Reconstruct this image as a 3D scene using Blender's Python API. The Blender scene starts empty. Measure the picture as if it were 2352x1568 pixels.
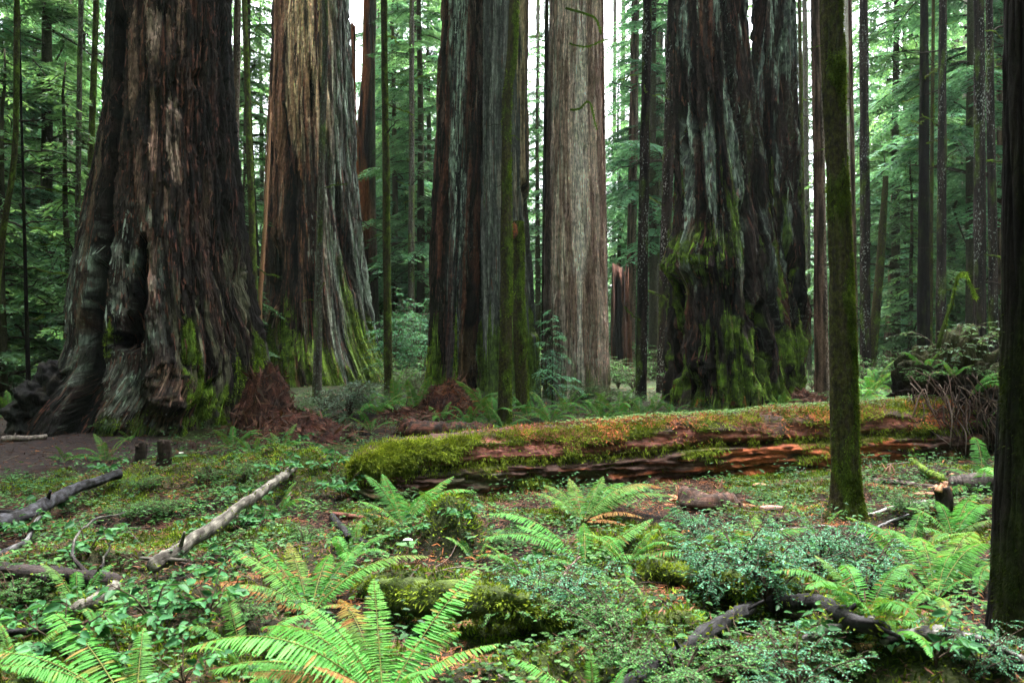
import bpy, math, random
import numpy as np
from mathutils import Vector
random.seed(7); RNG = np.random.default_rng(7)
S = bpy.context.scene
COL = S.collection
FPX, CX, CY, EYE = 1846.0, 1176.0, 784.0, 1.5
PI = math.pi
A = np.array

# ------------------------------------------------------------------ noise
_perms = {}
def _perm(seed):
    if seed not in _perms:
        p = np.random.default_rng(seed + 1000).permutation(256)
        _perms[seed] = np.concatenate([p, p])
    return _perms[seed]
_ang = np.arange(256) * (2 * PI / 256)
_GX, _GY = np.cos(_ang), np.sin(_ang)
def pn(x, y, seed=0):
    x = np.asarray(x, float); y = np.asarray(y, float)
    x, y = np.broadcast_arrays(x, y)
    p = _perm(seed)
    fx = np.floor(x); fy = np.floor(y)
    xi = fx.astype(np.int64) & 255; yi = fy.astype(np.int64) & 255
    xf = x - fx; yf = y - fy
    u = xf * xf * xf * (xf * (xf * 6 - 15) + 10); v = yf * yf * yf * (yf * (yf * 6 - 15) + 10)
    def g(ix, iy, ax, ay):
        h = p[p[ix & 255] + (iy & 255)]
        return _GX[h] * ax + _GY[h] * ay
    a = g(xi, yi, xf, yf); b = g(xi + 1, yi, xf - 1, yf)
    c = g(xi, yi + 1, xf, yf - 1); d = g(xi + 1, yi + 1, xf - 1, yf - 1)
    return ((a + (b - a) * u) + ((c + (d - c) * u) - (a + (b - a) * u)) * v) * 1.5
def fbm(x, y, o=3, seed=0):
    t = 0; amp = 1.0; s = 0
    for k in range(o):
        t = t + amp * pn(np.asarray(x) * 2 ** k, np.asarray(y) * 2 ** k, seed + k); s += amp; amp *= .55
    return t / s
def sstep(a, b, x):
    t = np.clip((np.asarray(x, float) - a) / (b - a), 0, 1); return t * t * (3 - 2 * t)
def shp(a, b, x):
    if abs(b - a) < 2: m, h = (a + b) / 2, (b - a) * .22; a, b = m - h, m + h
    return sstep(a, b, x)
def mix(a, b, t):
    t = np.asarray(t)[..., None]; return np.asarray(a) * (1 - t) + np.asarray(b) * t
def nrm(v):
    return v / np.maximum(np.linalg.norm(v, axis=-1, keepdims=True), 1e-9)

# ------------------------------------------------------------------ mesh helpers
def make_mesh(name, V, faces, C=None, mats=(), mids=None, smooth=True, bk=None):
    V = np.asarray(V, np.float32)
    me = bpy.data.meshes.new(name)
    me.vertices.add(len(V)); me.vertices.foreach_set('co', V.ravel())
    faces = [np.asarray(f, np.int32) for f in faces if len(f)]
    nf = sum(len(f) for f in faces)
    lv = np.concatenate([f.ravel() for f in faces])
    tot = np.concatenate([np.full(len(f), f.shape[1], np.int32) for f in faces])
    st = np.concatenate([[0], np.cumsum(tot)[:-1]]).astype(np.int32)
    me.loops.add(len(lv)); me.loops.foreach_set('vertex_index', lv.astype(np.int32))
    me.polygons.add(nf); me.polygons.foreach_set('loop_start', st)
    me.polygons.foreach_set('use_smooth', np.full(nf, smooth))
    for m in mats: me.materials.append(m)
    if mids is not None:
        me.polygons.foreach_set('material_index', np.concatenate([np.full(len(f), i, np.int32) for f, i in zip(faces, mids)]))
    if C is not None:
        at_ = me.color_attributes.new('Col', 'FLOAT_COLOR', 'POINT')
        c4 = np.ones((len(V), 4), np.float32); c4[:, :3] = C
        at_.data.foreach_set('color', c4.ravel())
    if bk is not None:
        b = me.attributes.new('bk', 'FLOAT_VECTOR', 'POINT')
        b.data.foreach_set('vector', np.asarray(bk, np.float32).ravel())
    me.update(calc_edges=True); me.validate()
    return me
def link(name, me, parent=None, loc=None):
    o = bpy.data.objects.new(name, me); COL.objects.link(o)
    if loc is not None: o.location = [float(q) for q in loc]
    if parent is not None: o.parent = parent
    return o
def tag(o, label=None, cat=None, group=None, kind=None):
    if label: o['label'] = label
    if cat: o['category'] = cat
    if group: o['group'] = group
    if kind: o['kind'] = kind
    return o
def thing(name, label, cat, loc=(0, 0, 0), group=None):
    o = bpy.data.objects.new(name, None); COL.objects.link(o)
    o.location = [float(q) for q in loc]; o.empty_display_size = .1
    return tag(o, label, cat, group)

class MB:
    def __init__(s): s.V = []; s.F = []; s.M = []; s.C = []; s.B = []; s.n = 0
    def add(s, V, F, C, m=0, bk=None):
        V = np.asarray(V, float)
        for f in (F if isinstance(F, list) else [F]):
            s.F.append(np.asarray(f) + s.n); s.M.append(m)
        s.V.append(V); C = np.asarray(C, float)
        s.C.append(np.broadcast_to(C, (len(V), 3)))
        s.B.append(V if bk is None else bk); s.n += len(V)
    def mesh(s, name, mats, off=(0, 0, 0), smooth=True):
        return make_mesh(name, np.concatenate(s.V) - np.asarray(off, float), s.F, np.concatenate(s.C), mats, s.M, smooth, np.concatenate(s.B))
    def build(s, name, mats, parent=None, off=(0, 0, 0), smooth=True):
        me = s.mesh(name, mats, off, smooth)
        return link(name, me, parent, None if parent is not None else off)

def blades(P, D, N, L, W, kind='quad', bend=0.0, fold=.18):
    P = np.asarray(P, float); n = len(P)
    D = nrm(np.asarray(D, float)); N = np.asarray(N, float)
    Sd = nrm(np.cross(D, N)); N = np.cross(Sd, D)
    L = np.broadcast_to(np.asarray(L, float), (n,))[:, None]; W = np.broadcast_to(np.asarray(W, float), (n,))[:, None]
    if kind == 'quad':
        V = np.stack([P, P + D * L * .42 + Sd * W * .5, P + D * L - N * L * bend, P + D * L * .42 - Sd * W * .5], 1)
        idx = np.arange(n)[:, None] * 4 + A([0, 1, 2, 3])
        return V.reshape(-1, 3), idx, 4
    up = N * W * fold
    V = np.stack([P, P + D * L * .3 + Sd * W * .5 + up, P + D * L * .68 + Sd * W * .36 + up - N * L * bend * .45,
                  P + D * L - N * L * bend, P + D * L * .68 - Sd * W * .36 + up - N * L * bend * .45, P + D * L * .3 - Sd * W * .5 + up], 1)
    b = np.arange(n)[:, None] * 6
    return V.reshape(-1, 3), np.concatenate([b + A([0, 1, 2, 3]), b + A([0, 3, 4, 5])]), 6

def tube(P, R, seg=8, noise=0.0, nf=6.0, seed=0, cap=True):
    P = np.asarray(P, float); n = len(P); R = np.broadcast_to(np.asarray(R, float), (n,))
    T = nrm(np.gradient(P, axis=0))
    ref = A([0, 0, 1.0]) if abs(T[:, 2]).mean() < .8 else A([0, 1.0, 0])
    X = nrm(np.cross(T, ref)); Y = np.cross(X, T)
    a = np.arange(seg) * 2 * PI / seg
    s = np.concatenate([[0], np.cumsum(np.linalg.norm(np.diff(P, axis=0), axis=1))])
    r = R[:, None] * (1 + noise * (fbm(s[:, None] * nf * .5 + np.cos(a)[None] * .9, np.sin(a)[None] * 1.2 + 3.1 + s[:, None] * .2, 3, seed + 40) + .6 * pn(np.cos(a)[None] * 2.3 + s[:, None] * .25, np.sin(a)[None] * 2.3 + 7, seed + 41)))
    V = P[:, None] + X[:, None] * (np.cos(a)[None, :, None] * r[..., None]) + Y[:, None] * (np.sin(a)[None, :, None] * r[..., None])
    i = np.arange(n - 1)[:, None] * seg; j = np.arange(seg)[None]
    q = np.stack([i + j, i + (j + 1) % seg, i + seg + (j + 1) % seg, i + seg + j], -1).reshape(-1, 4)
    bk = np.stack([np.broadcast_to(np.cos(a)[None] * .1, (n, seg)), np.broadcast_to(np.sin(a)[None] * .1, (n, seg)), np.broadcast_to(s[:, None], (n, seg))], -1).reshape(-1, 3)
    F = [q]
    if cap: F += [np.arange(seg)[None, ::-1].copy(), (np.arange(seg) + (n - 1) * seg)[None]]
    return V.reshape(-1, 3), F, bk
def smooth_path(pts, n=24, wob=0.0, seed=0):
    pts = np.asarray(pts, float); m = len(pts)
    t = np.linspace(0, m - 1, n)
    # Catmull-Rom
    e = np.concatenate([[2 * pts[0] - pts[1]], pts, [2 * pts[-1] - pts[-2]]])
    k = np.clip(t.astype(int), 0, m - 2); f = (t - k)[:, None]
    p0, p1, p2, p3 = e[k], e[k + 1], e[k + 2], e[k + 3]
    r = .5 * (2 * p1 + (p2 - p0) * f + (2 * p0 - 5 * p1 + 4 * p2 - p3) * f ** 2 + (3 * p1 - p0 - 3 * p2 + p3) * f ** 3)
    if wob:
        r = r + wob * np.stack([pn(t * 1.7, t * 0 + i * 9.3 + seed * 3.7, seed) for i in range(3)], 1)
    return r

# ------------------------------------------------------------------ materials
def new_mat(name):
    m = bpy.data.materials.new(name); m.use_nodes = True
    nt = m.node_tree; nt.nodes.clear()
    out = nt.nodes.new('ShaderNodeOutputMaterial')
    return m, nt, out
def attr(nt, name):
    n = nt.nodes.new('ShaderNodeAttribute'); n.attribute_name = name; return n
def noise_node(nt, vec, scale, detail=4, rough=.6):
    n = nt.nodes.new('ShaderNodeTexNoise'); n.inputs['Scale'].default_value = scale
    n.inputs['Detail'].default_value = detail; n.inputs['Roughness'].default_value = rough
    if vec is not None: nt.links.new(vec, n.inputs['Vector'])
    return n
def mapping(nt, vec, scale):
    n = nt.nodes.new('ShaderNodeMapping'); n.inputs['Scale'].default_value = scale
    nt.links.new(vec, n.inputs['Vector']); return n.outputs[0]
def rng_node(nt, val, a, b, c, d):
    n = nt.nodes.new('ShaderNodeMapRange'); nt.links.new(val, n.inputs[0])
    for k, q in zip((1, 2, 3, 4), (a, b, c, d)): n.inputs[k].default_value = q
    return n.outputs[0]
def mul_col(nt, col, val):
    n = nt.nodes.new('ShaderNodeVectorMath'); n.operation = 'SCALE'
    nt.links.new(col, n.inputs[0]); nt.links.new(val, n.inputs['Scale']); return n.outputs[0]
def bark_material(name, stretch=(9, 9, 1.7), lo=.55, hi=1.5, rough=.75, bump=.6, dist=.03, spec=.3):
    m, nt, out = new_mat(name)
    c = attr(nt, 'Col'); b = attr(nt, 'bk')
    n1 = noise_node(nt, mapping(nt, b.outputs['Vector'], stretch), 1.6, 6, .65)
    n2 = noise_node(nt, b.outputs['Vector'], 38, 3, .6)
    n3 = noise_node(nt, mapping(nt, b.outputs['Vector'], tuple(q * 3.4 for q in stretch)), 1.6, 5, .7)
    k = mul_col(nt, mul_col(nt, c.outputs['Color'], rng_node(nt, n1.outputs[0], .3, .7, lo, hi)), rng_node(nt, n2.outputs[0], .3, .7, .75, 1.25))
    k = mul_col(nt, k, rng_node(nt, n3.outputs[0], .33, .67, .55, 1.45))
    bp = nt.nodes.new('ShaderNodeBump'); bp.inputs['Strength'].default_value = bump; bp.inputs['Distance'].default_value = dist
    ad = nt.nodes.new('ShaderNodeMath'); ad.operation = 'ADD'
    nt.links.new(n1.outputs[0], ad.inputs[0]); nt.links.new(rng_node(nt, n2.outputs[0], 0, 1, 0, .35), ad.inputs[1])
    ad2 = nt.nodes.new('ShaderNodeMath'); ad2.operation = 'ADD'; nt.links.new(ad.outputs[0], ad2.inputs[0]); nt.links.new(rng_node(nt, n3.outputs[0], 0, 1, 0, .9), ad2.inputs[1])
    nt.links.new(ad2.outputs[0], bp.inputs['Height'])
    p = nt.nodes.new('ShaderNodeBsdfPrincipled'); p.inputs['Roughness'].default_value = rough
    p.inputs['Specular IOR Level'].default_value = spec
    nt.links.new(k, p.inputs['Base Color']); nt.links.new(bp.outputs[0], p.inputs['Normal'])
    nt.links.new(p.outputs[0], out.inputs[0])
    return m
def leaf_material(name, trans=.35, rough=.45, nscale=30, lo=.8, hi=1.25, spec=.35, tcol=(1.25, 1.15, .6)):
    m, nt, out = new_mat(name)
    c = attr(nt, 'Col'); tc = nt.nodes.new('ShaderNodeTexCoord')
    n1 = noise_node(nt, tc.outputs['Object'], nscale, 2, .5)
    k = mul_col(nt, c.outputs['Color'], rng_node(nt, n1.outputs[0], .3, .7, lo, hi))
    p = nt.nodes.new('ShaderNodeBsdfPrincipled'); p.inputs['Roughness'].default_value = rough
    p.inputs['Specular IOR Level'].default_value = spec
    nt.links.new(k, p.inputs['Base Color'])
    t = nt.nodes.new('ShaderNodeBsdfTranslucent')
    tm = nt.nodes.new('ShaderNodeVectorMath'); tm.operation = 'MULTIPLY'
    nt.links.new(k, tm.inputs[0]); tm.inputs[1].default_value = tcol
    nt.links.new(tm.outputs[0], t.inputs['Color'])
    mx = nt.nodes.new('ShaderNodeMixShader'); mx.inputs[0].default_value = trans
    nt.links.new(p.outputs[0], mx.inputs[1]); nt.links.new(t.outputs[0], mx.inputs[2])
    nt.links.new(mx.outputs[0], out.inputs[0])
    return m
def ground_material():
    m, nt, out = new_mat('forest_floor')
    c = attr(nt, 'Col'); g = nt.nodes.new('ShaderNodeTexCoord')
    n1 = noise_node(nt, g.outputs['Object'], 14, 8, .7); n2 = noise_node(nt, g.outputs['Object'], 60, 4, .7)
    k = mul_col(nt, mul_col(nt, c.outputs['Color'], rng_node(nt, n1.outputs[0], .3, .7, .45, 1.6)), rng_node(nt, n2.outputs[0], .3, .7, .6, 1.4))
    bp = nt.nodes.new('ShaderNodeBump'); bp.inputs['Strength'].default_value = .8; bp.inputs['Distance'].default_value = .04
    ad = nt.nodes.new('ShaderNodeMath'); ad.operation = 'ADD'
    nt.links.new(n1.outputs[0], ad.inputs[0]); nt.links.new(rng_node(nt, n2.outputs[0], 0, 1, 0, .4), ad.inputs[1])
    nt.links.new(ad.outputs[0], bp.inputs['Height'])
    p = nt.nodes.new('ShaderNodeBsdfPrincipled'); p.inputs['Roughness'].default_value = .9; p.inputs['Specular IOR Level'].default_value = .15
    nt.links.new(k, p.inputs['Base Color']); nt.links.new(bp.outputs[0], p.inputs['Normal'])
    nt.links.new(p.outputs[0], out.inputs[0]); return m
M_BARK = bark_material('redwood_bark', rough=.85, spec=.2, bump=.9, dist=.045)
M_SLIM = bark_material('slim_bark', stretch=(14, 14, 5), lo=.6, hi=1.4, bump=.5, dist=.015, rough=.9, spec=.08)
M_MOSSB = bark_material('mossy_bark', stretch=(22, 22, 14), lo=.4, hi=1.6, bump=.9, dist=.03, rough=.95, spec=.1)
M_WOOD = bark_material('dead_wood', stretch=(40, 40, 3), lo=.5, hi=1.5, bump=.6, dist=.012, rough=.75, spec=.18)
M_LEAF = leaf_material('leaf', .35, .5, spec=.14)
M_FERN = leaf_material('fern_leaf', .3, .55, 18, spec=.10)
M_NEEDLE = leaf_material('needle_spray', .45, .6, 1.2, .6, 1.45, .2)
M_MOSS = leaf_material('moss_strand', .3, .9, 8, .55, 1.5, .05)
M_LITTER = leaf_material('litter', .1, .8, 10, .6, 1.5, .15)
M_STRIP = leaf_material('bark_strip', .0, .85, 9, .6, 1.5, .12)
M_GROUND = ground_material()

# palette: linear albedos
BLACK = A([.006, .0055, .006]); DARK = A([.017, .0125, .0115]); BROWN = A([.036, .023, .019]); RED = A([.13, .050, .034])
TAN = A([.27, .165, .125]); BLOND = A([.46, .33, .205]); GREY = A([.15, .145, .135]); LICH = A([.30, .36, .30])
MOSS = A([.135, .235, .022]); MOSSD = A([.048, .075, .012]); ORNG = A([.30, .095, .030]); PINK = A([.36, .25, .20])

# ------------------------------------------------------------------ ground shape
def at(u, v, d): return A([(u - CX) * d / FPX, d, EYE - (v - CY) * d / FPX])
BUMPS = []   # x, y, rx, ry, h, moss
def hgt(x, y):
    x = np.asarray(x, float); y = np.asarray(y, float)
    near = 1 - sstep(14, 30, np.hypot(x, y))
    h = .09 * pn(x * .33, y * .33, 1) + near * ((.085 * pn(x * 1.1, y * 1.1, 2) + .05 * pn(x * 2.9, y * 2.9, 3)) * (1 - path_mask(x, y)) + .016 * pn(x * 8, y * 8, 4))
    h = h + .5 * pn(x * .03, y * .03, 5) * sstep(25, 60, np.hypot(x, y))
    for bx, by, rx, ry, bh, _ in BUMPS:
        q = ((x - bx) / rx) ** 2 + ((y - by) / ry) ** 2
        h = h + bh * np.exp(-q * 1.6) * (1 + .35 * pn(x * 4, y * 4, 6))
    # the fallen log has settled into a shallow bed along its near side
    lx, ly = 5.75 + 1.62, 11.05 - 7.45; q = np.clip(((x + 1.62) * lx + (y - 7.45) * ly) / (lx * lx + ly * ly), 0, 1)
    w = sstep(1.25, .35, np.hypot(x + 1.62 - lx * q, y - 7.45 - ly * q) ) * sstep(0, .12, q)
    return h * (1 - w) - .07 * w
def gpt(u, v, lift=0.0):
    d = EYE * FPX / (v - CY)
    for _ in range(12):
        z = float(hgt((u - CX) * d / FPX, d)) + lift
        d = .5 * d + .5 * (EYE - z) * FPX / (v - CY)
    return at(u, v, d)
for u, v, rx, ry, h, m in [(1040, 1245, .26, .28, .34, 1), (990, 1335, .55, .25, .20, 1), (1260, 1400, .6, .35, .15, .8), (1560, 1510, .6, .3, .22, .9), (1500, 1290, .4, .22, .16, 1), (2000, 1500, .5, .3, .18, 1), (1150, 1460, .3, .25, .16, 1), (1880, 1180, .6, .4, .10, .4), (120, 1420, .4, .3, .12, .8), (620, 1260, .35, .3, .12, .9),
        (1740, 1380, .42, .4, .36, 1), (2060, 1540, .6, .3, .12, .9), (560, 1110, 1.1, .8, .20, .6), (700, 1120, .6, .55, .22, 1), (380, 1120, .9, .7, .15, .5),
        (860, 1255, .3, .25, .13, 1), (1420, 1320, .5, .4, .10, .6), (500, 1420, .5, .4, .10, .3), (1680, 1270, .45, .4, .10, .7), (150, 1330, .6, .5, .12, .4),
        (1300, 1550, .5, .25, .10, .8), (640, 1320, .4, .4, .08, .4), (2250, 1200, .6, .6, .15, .2), (790, 1090, .3, .3, .12, 1)]:
    d = EYE * FPX / (v - CY); BUMPS.append(((u - CX) * d / FPX, d, rx, ry, h, m))
def path_mask(x, y):   # the bare trail on the left
    return sstep(-.62, .3, -(x + 5.2 + .5 * pn(y * .5, y * 0, 8)) - np.abs(y - 11) * .16) * sstep(7.2, 8.4, y) * (1 - sstep(15, 18, y))
def moss_mask(x, y):
    m = sstep(.0, .35, fbm(x * .9, y * .9, 3, 11)) * .8
    for bx, by, rx, ry, bh, bm in BUMPS:
        m = np.maximum(m, bm * np.exp(-(((x - bx) / rx) ** 2 + ((y - by) / ry) ** 2) * 1.1))
    return np.clip(m * (1 - path_mask(x, y)), 0, 1)

def build_ground():
    def axis(lo, hi, fine_lo, fine_hi, step, n_out):
        mid = np.arange(fine_lo, fine_hi, step)
        k = np.linspace(0, 1, n_out + 1)[1:]
        return np.concatenate([(fine_lo - (fine_lo - lo) * k ** 3)[::-1], mid, fine_hi + (hi - fine_hi) * k ** 3])
    xs = axis(-260, 260, -7, 7, .04, 70); ys = axis(-200, 320, 2.6, 14, .04, 80)
    X, Y = np.meshgrid(xs, ys); Z = hgt(X, Y)
    ny, nx = X.shape
    i = np.arange(ny - 1)[:, None] * nx; j = np.arange(nx - 1)[None]
    q = np.stack([i + j, i + j + 1, i + nx + j + 1, i + nx + j], -1).reshape(-1, 4)
    x, y = X.ravel(), Y.ravel()
    c = mix(A([.008, .006, .005]), A([.024, .012, .009]), sstep(-.3, .5, fbm(x * 1.6, y * 1.6, 3, 21)))
    c = mix(c, A([.030, .048, .009]), moss_mask(x, y) * .9)
    c = mix(c, A([.030, .021, .021]), path_mask(x, y) * .95)
    c = mix(c, A([.022, .034, .012]), sstep(14, 24, np.hypot(x, y)) * .6)
    o = link('ground', make_mesh('ground', np.stack([x, y, Z.ravel()], 1), [q], c, [M_GROUND]))
    tag(o, 'dark brown mossy forest floor of duff and needles', 'ground', kind='structure')
build_ground()

# ------------------------------------------------------------------ trunks
class T: pass
def trunk_mesh(name, d, prof, disp, paint, nf=420, nb=60, nz=300, ztop=30, twist=0.0, mat=None, off=(0, 0, 0), seed=0, depth=1.0, zlow=-.35, smooth_s=1.0, top_fn=None):
    """prof: (v, uL, uR) rows in the photo's scale at distance d; ring trunk facing the viewer's side."""
    prof = sorted(prof)
    v = A([p[0] for p in prof], float); ul = A([p[1] for p in prof], float); ur = A([p[2] for p in prof], float)
    zz = EYE - (v - CY) * d / FPX
    c = ((ul + ur) / 2 - CX) * d / FPX; w = (ur - ul) / 2 * d / FPX * np.cos(np.arctan(((ul + ur) / 2 - CX) / FPX))
    zt = EYE + CY * d / FPX + .4
    zs = np.concatenate([np.linspace(zlow, min(zt, ztop), nz), np.linspace(min(zt, ztop), ztop, 14)[1:] if ztop > zt else np.zeros(0)])
    sl_c = (c[0] - c[min(2, len(c) - 1)]) / (zz[0] - zz[min(2, len(c) - 1)]); 
    zf = zz[::-1]
    def prof_at(z, arr, k):
        g = np.linspace(zf[0], zf[-1], 400); a = np.interp(g, zf, arr[::-1])
        kk = int(21 * smooth_s) | 1
        pad = np.concatenate([np.full(kk // 2, a[0]), a, np.full(kk // 2, a[-1])])
        a = np.convolve(pad, np.ones(kk) / kk, 'valid')
        r = np.interp(z, g, a)
        if k == 'c': r = r + np.where(z > zf[-1], (z - zf[-1]) * sl_c, 0)
        else: r = r * np.where(z > zf[-1], np.maximum(1 - (z - zf[-1]) / (ztop * 1.25), .25), 1)
        return r
    cz = prof_at(zs, c, 'c'); wz = prof_at(zs, w, 'w')
    th = np.concatenate([np.linspace(-2.0, 2.0, nf), np.linspace(2.0, 2 * PI - 2.0, nb + 2)[1:-1]])   # 0 = toward the viewer
    n = len(th)
    TH, Z = np.meshgrid(th, zs); Cc = cz[:, None] + 0 * TH; R = wz[:, None] + 0 * TH
    t = T(); t.th = TH; t.z = Z; t.R = R; Rm = float(np.median(wz))
    ths = np.where(TH > PI, TH - 2 * PI, TH)
    t.a = ths * Rm + twist * Z; t.front = sstep(-.1, .2, np.cos(TH))
    dq = d - R * np.maximum(np.cos(ths), 0) * .96
    t.V = CY + (EYE - Z) * FPX / dq; t.U = CX + (Cc + R * np.sin(ths)) * FPX / dq; t.s = np.sin(ths); t.Rm = Rm; t.d = d
    blend = sstep(PI, PI - .5, np.abs(ths))
    dd = disp(t); dd = dd - np.percentile(dd[:, :nf], 72)
    dd = dd * np.where(np.abs(ths) > 2.6, blend, 1)
    Rr = R + dd
    X = Cc + Rr * np.sin(TH); Y = d - Rr * np.cos(TH) * depth
    if top_fn is not None: Z = top_fn(t, Z)
    Vv = np.stack([X, Y, Z], -1).reshape(-1, 3)
    col = paint(t, dd).reshape(-1, 3)
    trunk_mesh.last = (Vv, np.stack([np.sin(TH), -np.cos(TH), 0 * TH], -1).reshape(-1, 3), (getattr(t, 'moss', 0 * TH) * (np.cos(TH) > -.35)).ravel())
    trunk_mesh.grid = (Vv.reshape(TH.shape + (3,)), TH, col.reshape(TH.shape + (3,)), getattr(t, 'moss', 0 * TH), nf, nz)
    m = len(zs); i = np.arange(m - 1)[:, None] * n; j = np.arange(n)[None]
    q = np.stack([i + j, i + (j + 1) % n, i + n + (j + 1) % n, i + n + j], -1).reshape(-1, 4)
    cap = (np.arange(n) + (m - 1) * n)[None]
    bk = np.stack([np.cos(t.a / Rm) * (Rm + dd), np.sin(t.a / Rm) * (Rm + dd), Z], -1).reshape(-1, 3)
    return make_mesh(name, Vv - np.asarray(off, float), [q, cap], np.clip(col, .004, .9), [mat or M_BARK], [0, 0], True, bk)

def strip(t, pts, hw, soft=6, wob=5, seed=0):
    """mask along a line given in the trunk's own surface chart"""
    pts = sorted(pts, key=lambda p: p[1])
    vv = [p[1] for p in pts]; uu = [p[0] for p in pts]
    h = hw if np.isscalar(hw) else np.interp(t.V, vv, hw)
    c = np.interp(t.V, vv, uu) + wob * fbm(t.V * .02, t.V * 0 + seed * 7.1, 3, 60 + seed)
    e = sstep(vv[0] - 14, vv[0] + 8, t.V) * (1 - sstep(vv[-1] - 8, vv[-1] + 14, t.V))
    return sstep(h + soft, h - soft * .3, np.abs(t.U - c) + 5 * fbm(t.U * .05, t.V * .013, 3, 61)) * e * t.front
def spot(t, u, v, ru, rv, seed=0, rag=.35):
    q = np.sqrt(((t.U - u) / ru) ** 2 + ((t.V - v) / rv) ** 2) + rag * fbm(t.U * .03, t.V * .03, 3, 70 + seed)
    return sstep(1.05, .75, q) * t.front
def ridges(t, f, fz, seed, wob=.5):
    """bark furrows running up the trunk, 0 in the crack .. 1 on the ridge"""
    w = wob * fbm(t.a * f * .25, t.z * fz * 2.0, 2, seed + 5)
    n = pn(t.a * f + w, t.z * fz, seed)
    return 1 - np.clip(1 - np.abs(n) * 4.2, 0, 1) ** 1.3 + .25 * np.abs(n)
def plates(t, f, fz, seed):
    w = .6 * fbm(t.a * f * .4, t.z * fz * .8, 2, seed + 7)
    return np.clip(np.minimum(np.abs(pn(t.a * f + w, t.z * fz * .35, seed)) * 4, np.abs(pn(t.a * f * .5 + 9, t.z * fz + w * 1.5, seed + 1)) * 5 + .15), 0, 1)
def pits(t, f, seed, lo=.42):
    return sstep(lo, lo + .12, pn(t.a * f, t.z * f * .55, seed)) * sstep(.0, .3, fbm(t.a * .9, t.z * .4, 2, seed + 1))
def streak(t, f, fz, seed, o=3): return fbm(t.a * f, t.z * fz, o, seed)
def speck(t, f, seed, lo, hi): return sstep(lo, hi, fbm(t.a * f * 2.4, t.z * f * 1.3, 3, seed))
def wash(t, c, moss, seed, top=0):
    """moss patches: two greens"""
    g = mix(MOSSD * 1.2, MOSS, sstep(-.25, .35, fbm(t.a * 9, t.z * 6, 3, seed)))
    t.moss = np.maximum(getattr(t, 'moss', 0), np.clip(moss, 0, 1))
    return mix(c, g, np.clip(moss, 0, 1))

def redwood(label, base_uv_d, cat='redwood'):
    u, d = base_uv_d
    return thing('redwood_tree', label, cat, (float((u - CX) * d / FPX), d, 0.0), None)

def moss_cover(parent, n, lmin=.02, lmax=.05, w=.012, seed=0, bright=1.0, down=.6):
    Vv, Nn, m = trunk_mesh.last; rg = np.random.default_rng(seed)
    m = m ** 1.5 * (Vv[:, 2] < 9); k = rg.choice(len(Vv), n, p=m / m.sum())
    D = Nn[k] * rg.uniform(.4, 1, n)[:, None] + A([0, 0, -down]) + rg.normal(0, .35, (n, 3))
    V, F, q = blades(Vv[k] - Nn[k] * .004, D, rg.normal(size=(n, 3)), rg.uniform(lmin, lmax, n), w)
    c = mix(A([.06, .10, .012]), A([.20, .31, .03]), rg.random(n) ** 1.2) * bright * (.7 + .6 * sstep(-.3, .3, fbm(Vv[k, 0] * 3, Vv[k, 2] * 3, 2, 49)))[:, None]
    mb = MB(); mb.add(V, F, np.repeat(c, q, 0)); o = mb.build('moss_cover', [M_MOSS], parent, parent.location); o['kind'] = 'stuff'

def bark_strips(parent, n, lmin, lmax, wmin, wmax, seed=0, lift=.02, warm=.10):
    """thin peeling fibres of bark that follow the trunk surface upward"""
    G, TH, Cc, mo, nf, nz = trunk_mesh.grid; rg = np.random.default_rng(seed)
    j = rg.integers(int(nf * .12), int(nf * .88), n); L = lmin + (lmax - lmin) * rg.random(n) ** 2.2
    dz = np.linalg.norm(G[2, nf // 2] - G[1, nf // 2]); kk = np.maximum((L / 2 / dz).astype(int), 1)
    i = (rg.random(n) * (nz - 2 * kk - 2)).astype(int) + 1
    P0, P1, P2 = G[i, j], G[i + kk, j], G[i + 2 * kk, j]
    N = np.stack([np.sin(TH[i, j]), -np.cos(TH[i, j]), 0 * L], 1); Sd = np.stack([np.cos(TH[i, j]), np.sin(TH[i, j]), 0 * L], 1)
    W = rg.uniform(wmin, wmax, n)[:, None]; l0, l1, l2 = (rg.uniform(-.3, 1, (3, n)) * lift)[:, :, None]
    j0 = rg.normal(0, .35, (n, 1)) * W; j2 = rg.normal(0, .35, (n, 1)) * W
    q = lambda P, l, a, s_: P + N * (l + .003) + Sd * (a * W + s_)
    V = np.stack([q(P0, l0, .12, j0), q(P1, l1 * 0 + .004, .5, 0), q(P2, l2, .15, j2), q(P2, l2, -.15, j2), q(P1, l1, -.5, 0), q(P0, l0, -.12, j0)], 1)
    b = np.arange(n)[:, None] * 6; F = np.concatenate([b + A([0, 1, 4, 5]), b + A([1, 2, 3, 4])])
    c = Cc[i + kk, j] * (rg.uniform(.45, 1.75, n) ** 1.2)[:, None]
    wm = rg.random(n) < warm; c[wm] = mix(A(c[wm]), RED * 1.3, .6)
    keep = rg.random(n) > mo[i + kk, j] * .8; idx = np.concatenate([keep, keep]); F = F[idx]
    mb = MB(); mb.add(V.reshape(-1, 3), F, np.repeat(c, 6, 0)); o = mb.build('bark_fibre', [M_STRIP], parent, parent.location, smooth=False); o['kind'] = 'stuff'

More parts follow.
